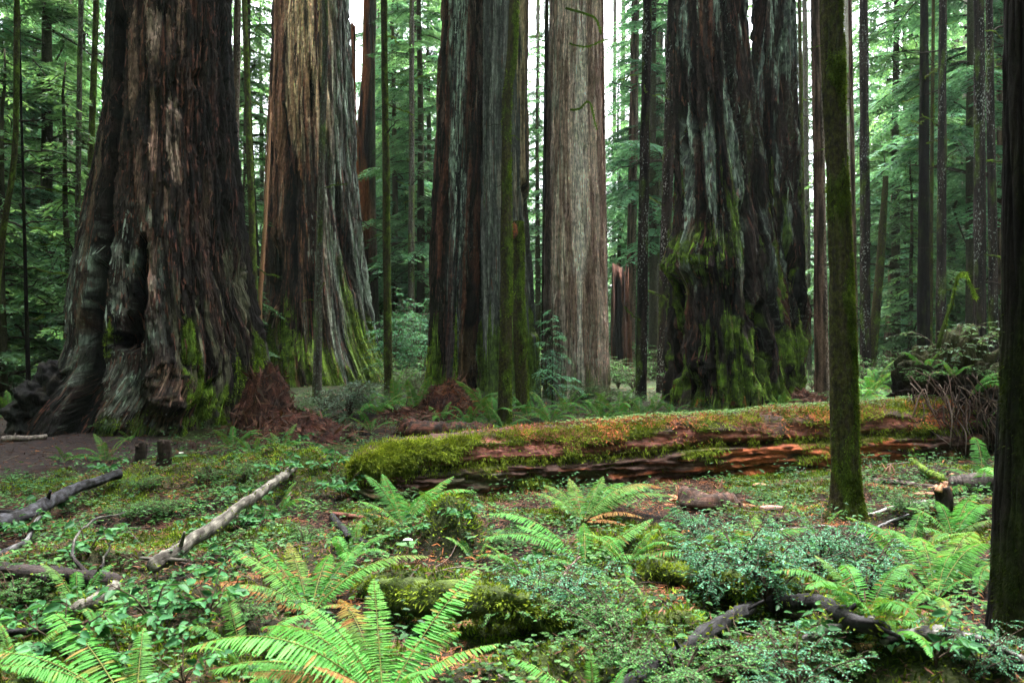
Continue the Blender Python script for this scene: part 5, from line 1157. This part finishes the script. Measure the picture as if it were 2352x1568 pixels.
def stick(name, label, cat, pts, r0, r1, col0, col1, seed, mossy=0, wob=.02, n=40, seg=9, rough=.22, end=None, group=None, mat=None):
    P = smooth_path([gpt(u, v, l * .8) for (u, v, l) in pts], n * 2, wob, seed); n = n * 2; mb = MB(); rr = np.linspace(r0, r1, n) * (1 + .16 * pn(np.arange(n) * .35, np.zeros(n), seed)); rr[-1] *= .35; rr[-2] *= .7; rr[0] *= .5; rr[1] *= .8
    V, F, bk = tube(P, rr, seg, rough * 1.5, 9, seed)
    V = V + (.12 * np.repeat(rr, seg) * pn(np.repeat(np.arange(n), seg) * .9, np.tile(np.arange(seg), n) * 1.7, seed + 9))[:, None] * A([.5, -.7, .5])
    rs = np.random.default_rng(seed + 500)
    for _ in range(3 if r0 < .08 else 0):
        kq = rs.integers(int(n * .15), int(n * .9)); dv = nrm(A([rs.normal(), rs.normal(), rs.uniform(-.1, 1)])); lq = rs.uniform(.8, 3.2) * rr[kq]
        v2, f2, b2 = tube(P[kq] + dv * np.linspace(0, lq + rr[kq], 5)[:, None], np.linspace(.36, .2, 5) * rr[kq], 6, .3, 9, seed); mb.add(v2, f2, mix(A(col0), A(col1), rs.random() * .6), 0, b2)
    f = fbm(np.repeat(P[:, 0], seg) * 9 + np.tile(np.arange(seg), n) * .9, np.repeat(P[:, 1], seg) * 9, 3, seed)
    mb.add(V, F, mix(A(col0), A(col1), sstep(-.15, .25, f)), 0, bk)
    if end is not None:
        for Q, k in ((P[0], 1), (P[-1], -1)):
            dv = nrm(P[1] - P[0]) * -k; m = 26; rg_ = np.random.default_rng(seed); 
            pp = Q + rg_.normal(0, r0 * .4, (m, 3)); V, F, q = blades(pp, dv + rg_.normal(0, .15, (m, 3)), rg_.normal(size=(m, 3)), rg_.uniform(.05, .14, m), .025); mb.add(V, F, A(end) * 1.0, 0)
    off = P[0]
    if mossy:
        rg_ = np.random.default_rng(seed); m = mossy; ti = rg_.uniform(0, n - 1, m)
        pp = np.stack([np.interp(ti, np.arange(n), P[:, i]) for i in range(3)], 1); dv = nrm(rg_.normal(size=(m, 3)) + A([0, -.3, .5])); pp += dv * np.interp(ti, np.arange(n), rr)[:, None] * .95
        V, F, q = blades(pp, dv + rg_.normal(0, .5, (m, 3)) + A([0, 0, -.4]), rg_.normal(size=(m, 3)), rg_.uniform(.015, .045, m), .010); mb.add(V, F, np.repeat(mix(A([.055, .085, .01]), A([.19, .26, .03]), rg_.random(m)), q, 0), 1)
    o = mb.build(name, [mat or M_WOOD, M_MOSS], None, off); return tag(o, label, cat, group)
PALE0, PALE1 = (.035, .030, .025), (.17, .16, .135)
BK0, BK1 = (.006, .0055, .006), (.026, .025, .028)
G = 'dead branches lying on the forest floor'
stick('fallen_branch', 'pale lichen covered branch slanting down from the mossy log', 'branch', [(712, 1040, .22), (650, 1095, .26), (560, 1155, .28), (500, 1200, .26), (420, 1255, .22), (340, 1305, .14)], .040, .042, PALE0, PALE1, 1, 200, .012, 60, 10, .3)
stick('fallen_branch', 'short pale length of branch at lower left, in line with the long pale branch', 'branch', [(268, 1345, .06), (210, 1380, .07), (160, 1410, .05)], .038, .036, PALE0, PALE1, 2, 120, .01, 30, 10, .3)
stick('fallen_branch', 'thick blackened branch at the left edge', 'branch', [(-60, 1225, .12), (60, 1180, .18), (170, 1125, .22), (280, 1085, .22)], .066, .046, BK0, (.045, .046, .055), 3, 0, .015, 60, 12, .22)
stick('fallen_branch', 'thin grey twig under the blackened branch at left', 'branch', [(-20, 1280, .06), (50, 1245, .15), (95, 1185, .25)], .022, .014, BK1, (.16, .16, .16), 4)
stick('fallen_branch', 'dark weathered log piece at the left edge below the thin twig', 'branch', [(-40, 1315, .06), (80, 1318, .08), (180, 1325, .08), (272, 1335, .06)], .050, .040, (.010, .008, .008), (.036, .026, .025), 5, 60, .01, 50, 11, .3)
stick('fallen_branch', 'slender dark stick on sorrel at lower left', 'branch', [(-20, 1462, .03), (120, 1440, .04), (260, 1432, .04)], .020, .012, BK0, BK1, 6)
stick('fallen_twig', 'curved twig standing over the moss at left', 'twig', [(205, 1340, .03), (170, 1280, .12), (175, 1230, .22), (210, 1200, .28), (290, 1170, .30)], .010, .006, BK1, PALE1, 7)
stick('fallen_twig', 'forked pale twig leaning by the curved twig', 'twig', [(225, 1320, .03), (245, 1270, .12), (262, 1240, .20)], .008, .005, BK1, PALE1, 8)
stick('fallen_branch', 'black wet branch rising from the bottom edge right of centre', 'branch', [(1425, 1590, .10), (1530, 1520, .12), (1640, 1440, .14), (1730, 1390, .10)], .036, .028, BK0, BK1, 9, 160, .015, 60, 11, .3)
stick('fallen_branch', 'thick black bough under the huckleberry at lower right', 'branch', [(1760, 1385, .06), (1880, 1385, .18), (1960, 1425, .16), (2050, 1455, .06)],   .044, .036, BK0, BK1, 10, 200, .015, 60, 11, .3)
stick('fallen_branch', 'arched branch with pale blotches at the lower right corner', 'branch', [(2020, 1470, .08), (2120, 1455, .12), (2220, 1465, .12), (2300, 1500, .08), (2400, 1545, .03)], .032, .024, BK0, (.22, .21, .20), 11, 60, .012, 60, 10, .25)
stick('fallen_branch', 'short pale topped branch beside the thick black bough', 'branch', [(1850, 1470, .10), (1940, 1430, .16), (2010, 1422, .16)], .024, .018, BK0, (.30, .28, .27), 12, 0)
stick('fallen_branch', 'grey crooked stick right of the foot of the mossy trunk', 'branch', [(1950, 1275, .02), (1990, 1225, .08), (2050, 1195, .10), (2090, 1180, .10)], .016, .009, BK1, (.26, .26, .27), 13, 0, .01)
stick('fallen_branch', 'white barked stick pointing at the splintered post on the right', 'branch', [(1985, 1190, .02), (2050, 1165, .04), (2130, 1150, .05)], .020, .014, (.10, .09, .08), (.42, .40, .38), 14, 0, .01)
stick('fallen_branch', 'long dark pole lying in front of the root plate', 'branch', [(1985, 1100, .05), (2080, 1110, .06), (2180, 1122, .06), (2260, 1135, .05)], .028, .022, (.035, .025, .02), (.16, .13, .12), 15, 0, .008)
stick('fallen_branch', 'mossy broken branch end before the root plate', 'branch', [(2092, 1055, .12), (2130, 1082, .12), (2165, 1100, .14)], .032, .040, MOSSD, MOSS, 16, 160, .008)
stick('fallen_twig', 'thin dark twig on sorrel left of the mossy trunk', 'twig', [(1815, 1255, .02), (1870, 1245, .03), (1960, 1262, .03)], .010, .008, BK1, PALE1, 17)
stick('fallen_twig', 'pale twig lying left of the foot of the mossy trunk', 'twig', [(1790, 1222, .02), (1840, 1212, .03), (1915, 1210, .02)], .016, .010, (.1, .09, .08), (.42, .40, .38), 18)
stick('fallen_twig', 'dark twig between the log and the mossy trunk', 'twig', [(1820, 1252, .02), (1760, 1250, .03), (1690, 1255, .02)], .012, .008, BK0, BK1, 19)
stick('fallen_twig', 'fine twig in front of the fallen log left of the upright fern', 'twig', [(1085, 1172, .02), (1180, 1168, .03), (1260, 1165, .02)], .009, .006, BK0, BK1, 20)
stick('fallen_branch', 'dark crooked root like stick left of the fern by the log', 'branch', [(760, 1180, .04), (790, 1220, .08), (815, 1240, .05), (850, 1250, .03)], .028, .016, BK0, BK1, 21, 30)
stick('fallen_twig', 'upright brown twig in the bush at bottom centre', 'twig', [(1255, 1395, .0), (1290, 1330, .10), (1335, 1275, .2)], .010, .006, (.06, .04, .03), (.2, .14, .12), 22)
stick('fallen_branch', 'dull stick across the floor at far left by the trail', 'branch', [(0, 1010, .05), (60, 1005, .06), (110, 1003, .04)], .05, .04, (.1, .08, .07), (.3, .25, .22), 23)
stick('fallen_branch', 'moss covered branch on the ground right of centre', 'branch', [(1590, 1262, .02), (1640, 1285, .05), (1700, 1300, .03)], .045, .035, (.04, .03, .02), MOSSD, 24, 260)
stick('fallen_log', 'reddish decayed log lying behind the mossy log', 'log', [(920, 985, .06), (980, 988, .10), (1060, 990, .10), (1130, 990, .06)], .14, .13, (.018, .012, .010), (.10, .036, .022), 25, 500, .03, 60, 16, .45)
stick('log_piece', 'short sawn grey log section lying by the right edge', 'log', [(2180, 1122, .10), (2240, 1118, .11), (2320, 1115, .11)], .115, .12, (.02, .016, .015), (.07, .055, .05), 26, 0, .004, 30, 20, .12, (.30, .16, .10))
stick('log_piece', 'splintered red log chunk in front of the middle of the fallen log', 'log', [(1570, 1150, .08), (1620, 1158, .08), (1690, 1163, .07)], .10, .085, (.022, .014, .011), (.085, .042, .030), 27, 60, .006, 30, 16, .3, (.36, .15, .08))
stick('fallen_branch', 'mossy nurse branch bridging the dark hollow at bottom centre', 'branch', [(830, 1352, .05), (940, 1372, .20), (1080, 1376, .22), (1200, 1400, .18), (1310, 1440, .06)], .085, .075, MOSSD * .5, MOSSD, 28, 5200, .02, 70, 14, .35)
stick('fallen_branch', 'mossy hump backed branch right of the nurse branch', 'branch', [(1480, 1310, .02), (1560, 1318, .12), (1640, 1330, .12), (1720, 1350, .05)], .06, .055, MOSSD * .5, MOSSD, 29, 2400, .02, 50, 12, .35)
# splinter tufts, posts and slabs
def splinters(label, uv, n, h, w, cols, seed, name='splinter_stump', cat='stump', body=None):
    p = gpt(*uv); rg = np.random.default_rng(seed); t = thing(name, label, cat, p); mb = MB()
    if body:
        P = smooth_path([(0, 0, -.08), (.01, 0, body[1] * .5), (0, .01, body[1])], 14, .01, seed); V, F, bk = tube(P, np.linspace(body[0] * 1.15, body[0], 14), 16, .35, 8, seed); mb.add(V, F, np.repeat(mix(A([.010, .007, .006]), A([.035, .022, .017]), rg.random(14)), 16, 0), 0, bk)
        mb.build('post', [M_WOOD], t); mb = MB()
    for k in range(n):
        b = A([rg.normal(0, w), rg.normal(0, w), body[1] - .03 if body else -.03]); dv = A([rg.normal(0, .35), rg.normal(0, .3), 1.0]); l = h * rg.uniform(.4, 1)
        V, F, bk = tube(b + nrm(dv) * np.linspace(0, l, 5)[:, None], A([1, .9, .7, .4, .08]) * rg.uniform(.012, .03), 4); mb.add(V, F, mix(A(cols[0]), A(cols[1]), rg.random()), 0, bk)
    mb.build('splinter', [M_WOOD], t); return t
splinters('tuft of raw orange splinters at the end of the red log chunk', (1580, 1152), 14, .22, .055, ((.30, .12, .06), (.42, .24, .17)), 1)
splinters('short dark post with a broken orange top near the right edge', (2165, 1180), 10, .08, .03, ((.32, .12, .05), (.45, .26, .16)), 2, 'broken_post', 'stump', (.06, .22))
splinters('small dark stump at the foot of the giant left redwood, left of two', (322, 1062), 5, .05, .05, ((.03, .02, .016), (.06, .04, .03)), 3, 'small_stump', 'stump', (.062, .24))
splinters('small dark stump at the foot of the giant left redwood, right of two', (376, 1074), 5, .06, .06, ((.03, .02, .016), (.06, .04, .03)), 4, 'small_stump', 'stump', (.072, .32))
splinters('dark upright shard of wood left of the lone mossy trunk', (1792, 1158), 2, .17, .004, ((.03, .02, .018), (.05, .03, .025)), 5, 'wood_shard', 'shard')
splinters('reddish upright shard in front of the fallen log', (1652, 1122), 2, .14, .006, ((.2, .1, .07), (.25, .12, .08)), 6, 'wood_shard', 'shard')
splinters('pinkish torn splinters at the foot of the log by the root plate', (2150 - 110, 1085), 8, .2, .05, ((.30, .13, .08), (.40, .24, .18)), 7)
def slab(label, uv, L, W, col, seed, az):
    p = gpt(*uv); rg = np.random.default_rng(seed); P = A([[math.cos(az), math.sin(az), 0]]) * np.linspace(-L / 2, L / 2, 12)[:, None]; P[:, 2] = .025 + .01 * pn(np.arange(12) * .6, np.zeros(12), seed)
    V, F, bk = tube(P, W * (1 - .35 * np.abs(np.linspace(-1, 1, 12)) ** 3), 8, .4, 9, seed); V = (V - P.mean(0)) * A([1, 1, .35]) + P.mean(0); mb = MB(); mb.add(V + p, F, A(col), 0, bk); o = mb.build('wood_slab', [M_WOOD], None, p); tag(o, label, 'wood chip')
slab('pale orange wood chip on sorrel right of the splinter tuft', (1745, 1118), .14, .045, (.40, .22, .13), 1, .2); slab('pinkish wood chip beside the dark upright shard', (1772, 1172), .18, .05, (.30, .17, .14), 2, -.1); slab('red wood chip lying before the long dark pole', (2125, 1140), .20, .05, (.28, .12, .08), 3, .1)
slab('dark red plank fragment beside the fern at the left of the log', (800, 1190), .42, .05, (.13, .05, .035), 4, -.5)

# ------------------------------------------------------------------ foreground plants
for k, (u, v, var, sc, lab) in enumerate([
 (1760, 1400, 'huck', .85, 'arching huckleberry with tiny bluish leaves at lower right'), (1880, 1330, 'huck', .75, 'huckleberry spray reaching toward the lone mossy trunk'), (1640, 1390, 'huck', .7, 'huckleberry clump left of the arching one at lower right'), (1990, 1380, 'huck', .7, 'huckleberry between the black bough and the arching fern'),
 (1700, 1560, 'huck2', .5, 'low huckleberry over the wet black branch at the bottom'), (1830, 1620, 'huck', .6, 'huckleberry clump cut off by the bottom edge at right'), (1560, 1600, 'huck2', .6, 'leafy clump at the bottom edge beside the black branch'),
 (1300, 1450, 'huck', .75, 'small leaved bush in the middle of the foreground'), (1400, 1470, 'huck2', .65, 'green small leaved bush right of the middle foreground bush'), (1235, 1400, 'huck', .5, 'little bluish bush left of the middle foreground bush'),
 (600, 1140, 'huck2', .45, 'fine green shrublet beside the pale branch'), (380, 1190, 'huck2', .5, 'fine leaved shrublet right of the blackened branch'), (330, 1130, 'huck2', .45, 'shrublet at the far end of the blackened branch'), (480, 1110, 'huck2', .4, 'small green shrublet behind the pale branch'),
 (1450, 1560, 'huck2', .6, 'green leafy clump at the bottom edge, second right of the large fern'), (1950, 1560, 'huck2', .45, 'leafy clump in the lower right corner left of the arched branch'), (2250, 1560, 'huck', .5, 'small leafy clump under the arched branch at the corner'), (1120, 1440, 'huck2', .45, 'leafy shrublet right of the large bright fern'),
 (1700, 1340, 'huck', .7, 'tall huckleberry sprays behind the arching one'), (1930, 1300, 'huck', .55, 'huckleberry right at the foot of the lone mossy trunk'), (900, 1160, 'huck2', .4, 'shrublet between the log and its left fern'), (700, 1250, 'huck2', .35, 'shrublet behind the rusty fern'),
 (890, 935, 'fine', .35, 'feathery low bush at the right foot of the pale stripped redwood'), (960, 925, 'huck2', .9, 'low green bush left of the rusty heap'), (1110, 935, 'huck2', .8, 'low bush before the lichen banded redwood'), (1220, 940, 'huck', .9, 'low bush at the right foot of the grey redwood'),
 (1345, 930, 'huck2', 1.1, 'leafy bush at the foot of the straight pale redwood'), (1400, 935, 'fine', .36, 'feathery bush right of the foot of the pale redwood'), (1450, 935, 'huck2', .9, 'low bush behind the white specked trunk foot'), (1860, 930, 'huck2', .8, 'low bush at the right foot of the twin giant'),
 (770, 1000, 'huck', .7, 'low bluish bush behind the blunt end of the log'), (690, 960, 'huck2', .8, 'low bush between bark mound and round leaved bush'), (250, 1000, 'huck2', .45, 'shrublet at the foot of the giant left redwood, on the trail edge'), (60, 950, 'huck2', .9, 'low bush by the trail behind the black root'),
 (560, 1100, 'huck2', .45, 'shrublet on the slope above the pale branch'), (300, 1200, 'huck2', .5, 'shrublet right of the curved twig'), (860, 1200, 'huck2', .35, 'shrublet left of the fern by the log'), (1150, 1260, 'huck2', .38, 'shrublet right of the mossy hummock'),
 (1600, 1250, 'huck', .5, 'shrublet left of the moss covered branch'), (2080, 1180, 'huck2', .45, 'shrublet left of the short broken post'), (40, 1400, 'huck2', .5, 'shrublet at the left edge above the lower stick'), (560, 1440, 'huck2', .4, 'shrublet between the two large ferns')]):
    place_bush('huckleberry_bush', 'bush', lab, gpt(u, v), BV[var], sc, 'small leaved bushes in the foreground')
for k, (u, v, sc, lab) in enumerate([
 (480, 1255, .55, 'broad leaved salal beside the middle of the pale branch'), (545, 1225, .9, 'salal with upright leaf right of the pale branch'), (410, 1300, .55, 'salal over the lower end of the pale branch'), (500, 1330, .8, 'salal left of the rusty fern'), (600, 1215, .7, 'small salal behind the rusty fern'),
 (100, 1200, 1.0, 'salal growing across the blackened branch at left'), (60, 1240, .8, 'salal at the left edge under the blackened branch'), (790, 1150, 1.1, 'leafy salal at the left end of the mossy log'), (760, 1090, 1.0, 'salal behind the left end of the mossy log'), (720, 1060, .9, 'salal at the top of the pale branch'),
 (680, 1030, 1.0, 'bright seedling with oval leaves before the bark mound'), (620, 1050, .8, 'pale salal right of the small stumps'), (80, 1460, .8, 'dark salal low at the left edge'), (390, 1480, .8, 'salal in the lower left floor'), (940, 1240, .7, 'salal with upright leaves before the fern by the log'),
 (420, 1580, .8, 'salal at the bottom edge left of the large fern'), (330, 1390, .6, 'small salal at lower left right of the short pale branch'), (280, 1530, .7, 'salal among sorrel by the lower left corner'), (1180, 1240, .6, 'small pale leaved salal left of the low fern'), (1400, 965, .8, 'salal on the back of the log before the pale redwood'),
 (520, 1290, .55, 'large salal left of the upper rusty fern'), (440, 1230, .55, 'salal on the far side of the pale branch'), (570, 1170, 1.0, 'salal near the top half of the pale branch'), (650, 1100, 1.0, 'salal on the mossy slope under the pale branch tip'), (830, 1130, 1.1, 'salal hanging before the blunt end of the log'),
 (200, 1280, .9, 'salal between the two dark branches at left'), (150, 1520, 1.0, 'salal in the lower left corner above the long frond'), (350, 1440, 1.0, 'salal at lower left above the sorrel'), (480, 1420, .9, 'salal left of the large bright fern'), (250, 1100, .9, 'salal at the far end of the trail edge'),
 (1060, 1210, .8, 'salal by the tip of the mossy hummock'), (1250, 1330, .8, 'salal on the floor before the low fern'), (1560, 1230, .8, 'salal right of the upright fern'), (1900, 1500, .7, 'salal under the short pale topped branch'), (2150, 1530, .9, 'salal below the arched blotched branch')]):
    place_bush('salal_plant', 'plant', lab, gpt(u, v), BV['salal'], sc * .88, 'broad leaved salal plants')
for k, (u, v, lab) in enumerate([(415, 1075, 'white three petalled flower near the small stumps'), (938, 1300, 'white three petalled flower left of the mossy hummock'), (1690, 945, 'white three petalled flower behind the log before the twin giant')]):
    p = gpt(u, v); t = thing('trillium_flower', lab, 'flower', p); a = A([0, 2.09, 4.19]) + k; z = a * 0
    for nm, zz, L, W, c, m, w in (('leaf', .14, .09, .06, (.07, .18, .06), M_LEAF, .0), ('petal', .18, .04, .025, (.8, .78, .78), M_LEAF, .5)):
        for i in range(3):
            V, F, q = blades(A([[0, 0, zz]]), A([[math.cos(a[i] + w), math.sin(a[i] + w), .15]]), A([[0, -.3, 1.0]]), L, W, 'leaf', .1); mb = MB(); mb.add(V, F, A(c)); mb.build(nm, [m], t)
    mb = MB(); V, F, bk = tube(A([[0, 0, 0], [.01, 0, .09], [0, 0, .18]]), .004, 5); mb.add(V, F, A([.07, .14, .05])); mb.build('stem', [M_LEAF], t)

# ------------------------------------------------------------------ ground cover
def scatter(n, dmin, dmax, rg, wide=.72):
    n = int(n * 1.4); d = np.sqrt(rg.uniform(dmin ** 2, dmax ** 2, n)); x = rg.uniform(-1, 1, n) * (wide * d + 1.4)
    return x, d
def ground_cover():
    rg = np.random.default_rng(31)
    # sorrel
    mb = MB()
    for (n, a, b, s) in ((60000, 2.7, 9, 1.0), (26000, 9, 16, 1.25), (16000, 16, 30, 2.0)):
        x, y = scatter(n, a, b, rg); n = len(x)
        w = sstep(-.02, .2, fbm(x * 1.3, y * 1.3, 3, 41) + .05 + .25 * pn(x * 6, y * 6, 42)) * (1 - path_mask(x, y)) * (1 - .5 * moss_mask(x, y))
        k = rg.random(n) < w; x, y = x[k], y[k]; m = len(x)
        c0 = np.stack([x, y, hgt(x, y) + rg.uniform(.015, .07, m)], 1); a0 = rg.uniform(0, 6.28, m); tilt = rg.normal(0, .25, (m, 3))
        tone = mix(A([.016, .06, .016]), A([.105, .24, .065]), rg.random(m) ** 1.6) * rg.uniform(.7, 1.15, m)[:, None]
        L = rg.uniform(.010, .022, m) * s * (1 + .5 * pn(x * .8, y * .8, 43))
        for j in range(3):
            aa = a0 + j * 2.094
            V, F, q = blades(c0, np.stack([np.cos(aa), np.sin(aa), -.22 + 0 * aa], 1), A([0, 0, 1.0]) + tilt, L, L * 1.25, 'quad'); mb.add(V, F, np.repeat(tone, q, 0))
    o = mb.build('sorrel', [M_LEAF]); tag(o, 'clover like green sorrel carpeting the forest floor', 'sorrel', kind='stuff')
    # litter
    mb = MB()
    for (n, a, b, s) in ((90000, 2.7, 9, .95), (44000, 9, 18, 1.35), (9000, 18, 34, 2.4)):
        x, y = scatter(n, a, b, rg); n = len(x); k = rg.random(n) < (1 - .75 * moss_mask(x, y)) * (1 - .55 * path_mask(x, y)); x, y = x[k], y[k]; m = len(x)
        D = np.stack([rg.normal(size=m), rg.normal(size=m), rg.normal(0, .25, m)], 1)
        V, F, q = blades(np.stack([x, y, hgt(x, y) + rg.uniform(.004, .03, m)], 1), D, A([0, 0, 1.0]) + rg.normal(0, .4, (m, 3)), rg.uniform(.02, .10, m) * s, rg.uniform(.003, .012, m) * s)
        pt = sstep(.0, .4, fbm(x * 1.4, y * 1.4, 2, 47))
        c = mix(mix(A([.030, .018, .014]), A([.12, .055, .032]), rg.random(m)), A([.34, .12, .04]), (rg.random(m) ** 2) * pt)
        mb.add(V, F, np.repeat(c, q, 0))
    o = mb.build('leaf_litter', [M_LITTER]); tag(o, 'brown and orange needles and bark chips on the floor', 'litter', kind='stuff')
    # moss
    mb = MB(); n = 480000; x, y = scatter(n, 2.7, 10.5, rg); n = len(x); k = rg.random(n) < moss_mask(x, y) ** 1.3; x, y = x[k], y[k]; m = len(x)
    e = .02; gx = (hgt(x + e, y) - hgt(x - e, y)) / (2 * e); gy = (hgt(x, y + e) - hgt(x, y - e)) / (2 * e)
    nn = nrm(np.stack([-gx, -gy, np.ones(m)], 1))
    V, F, q = blades(np.stack([x, y, hgt(x, y) - .004], 1), nn + rg.normal(0, .55, (m, 3)), rg.normal(size=(m, 3)), rg.uniform(.015, .055, m), rg.uniform(.006, .014, m))
    c = mix(A([.030, .055, .008]), A([.20, .30, .030]), rg.random(m) ** 1.3) * (.65 + .7 * sstep(-.3, .3, fbm(x * 3, y * 3, 2, 48)))[:, None]
    mb.add(V, F, np.repeat(c, q, 0)); o = mb.build('moss', [M_MOSS]); tag(o, 'yellow green moss over the hummocks of the forest floor', 'moss', kind='stuff')
    # small mixed herbs
    mb = MB(); n = 26000; x, y = scatter(n, 2.8, 22, rg); n = len(x); k = rg.random(n) < sstep(-.05, .25, fbm(x * .9, y * .9, 3, 51)) * (1 - .8 * moss_mask(x, y)) * (1 - path_mask(x, y)); x, y = x[k], y[k]; m = len(x); z = hgt(x, y)
    for j in range(4):
        a = rg.uniform(0, 6.28, m); V, F, q = blades(np.stack([x + .02 * np.cos(a), y + .02 * np.sin(a), z + rg.uniform(.03, .17, m) * (.6 + .8 * rg.random(m))], 1), np.stack([np.cos(a), np.sin(a), rg.normal(0, .25, m)], 1), A([0, 0, 1.0]) + rg.normal(0, .3, (m, 3)), rg.uniform(.025, .06, m), rg.uniform(.015, .032, m), 'leaf', .15)
        mb.add(V, F, np.repeat(mix(A([.014, .05, .018]), A([.07, .19, .06]), rg.random(m) ** 1.6), q, 0))
    o = mb.build('ground_herbs', [M_LEAF]); tag(o, 'scattered small green leafy herbs on the floor', 'herbs', kind='stuff')
    # bare twigs
    mb = MB()
    for i in range(900):
        x, y = scatter(1, 2.8, 15, rg); a = rg.uniform(0, 6.28); l = rg.uniform(.1, .45); t = np.linspace(-.5, .5, 5)
        px, py = x + np.cos(a) * l * t, y + np.sin(a) * l * t; P = np.stack([px, py, hgt(px, py) + .012 + .02 * rg.random() + .06 * rg.random() * t], 1)
        V, F, bk = tube(P, rg.uniform(.002, .006), 4); mb.add(V, F, mix(A([.03, .02, .018]), A([.2, .16, .14]), rg.random() ** 2), 0, bk)
    o = mb.build('twig_litter', [M_WOOD]); tag(o, 'thin fallen twigs strewn over the floor', 'twigs', kind='stuff')
ground_cover()

# ------------------------------------------------------------------ light, sky, air, camera
SUN_EL, SUN_AZ = math.radians(74), math.radians(15)
w = bpy.data.worlds.new('World'); S.world = w; w.use_nodes = True; nt = w.node_tree
bg = nt.nodes['Background']; sky = nt.nodes.new('ShaderNodeTexSky'); sky.sky_type = 'NISHITA'; sky.sun_disc = False
sky.sun_elevation = SUN_EL; sky.sun_rotation = SUN_AZ; sky.dust_density = 5; sky.air_density = .8; sky.ozone_density = 1.0
hs = nt.nodes.new('ShaderNodeHueSaturation'); hs.inputs['Saturation'].default_value = .35
nt.links.new(sky.outputs[0], hs.inputs['Color']); nt.links.new(hs.outputs[0], bg.inputs[0]); bg.inputs[1].default_value = .15
sl = bpy.data.lights.new('sun', 'SUN'); sl.energy = 1.5; sl.angle = math.radians(20); sl.color = (1, .97, .92)
so = bpy.data.objects.new('sun', sl); COL.objects.link(so)
dirv = Vector((math.sin(SUN_AZ) * math.cos(SUN_EL), math.cos(SUN_AZ) * math.cos(SUN_EL), math.sin(SUN_EL)))
so.rotation_euler = (-dirv).to_track_quat('-Z', 'Y').to_euler()

HAZE = 0.0002
if HAZE:
    V = A([(x, y, z) for z in (-7, 60) for y in (-90, 150) for x in (-150, 150)], float)
    F = A([[0, 2, 3, 1], [4, 5, 7, 6], [0, 1, 5, 4], [2, 6, 7, 3], [0, 4, 6, 2], [1, 3, 7, 5]])
    m, nt, out = new_mat('haze'); pv = nt.nodes.new('ShaderNodeVolumePrincipled'); pv.inputs['Density'].default_value = HAZE
    pv.inputs['Color'].default_value = (.85, .95, .93, 1); pv.inputs['Anisotropy'].default_value = .3
    nt.links.new(pv.outputs[0], out.inputs['Volume'])
    o = link('haze', make_mesh('haze', V, [F], None, [m], None, False)); tag(o, 'pale damp air among the far trees', 'haze', kind='stuff')

cam = bpy.data.cameras.new('camera'); co = bpy.data.objects.new('camera', cam); COL.objects.link(co); S.camera = co
co.location = (0, 0, EYE); co.rotation_euler = (PI / 2, 0, 0); cam.sensor_width = 36; cam.lens = 36 * FPX / 2352; cam.clip_end = 1000; cam.clip_start = .05
cam.dof.use_dof = True; cam.dof.focus_distance = 9.0; cam.dof.aperture_fstop = 4.0
S.view_settings.view_transform = 'Standard'; S.view_settings.look = 'None'; S.view_settings.gamma = 1; S.view_settings.exposure = 3.5
S.render.engine = 'CYCLES'; c = S.cycles
c.max_bounces = 6; c.diffuse_bounces = 3; c.glossy_bounces = 2; c.transmission_bounces = 3; c.volume_bounces = 1; c.transparent_max_bounces = 4
c.use_denoising = True; c.denoiser = 'OPENIMAGEDENOISE'; c.sample_clamp_indirect = 6
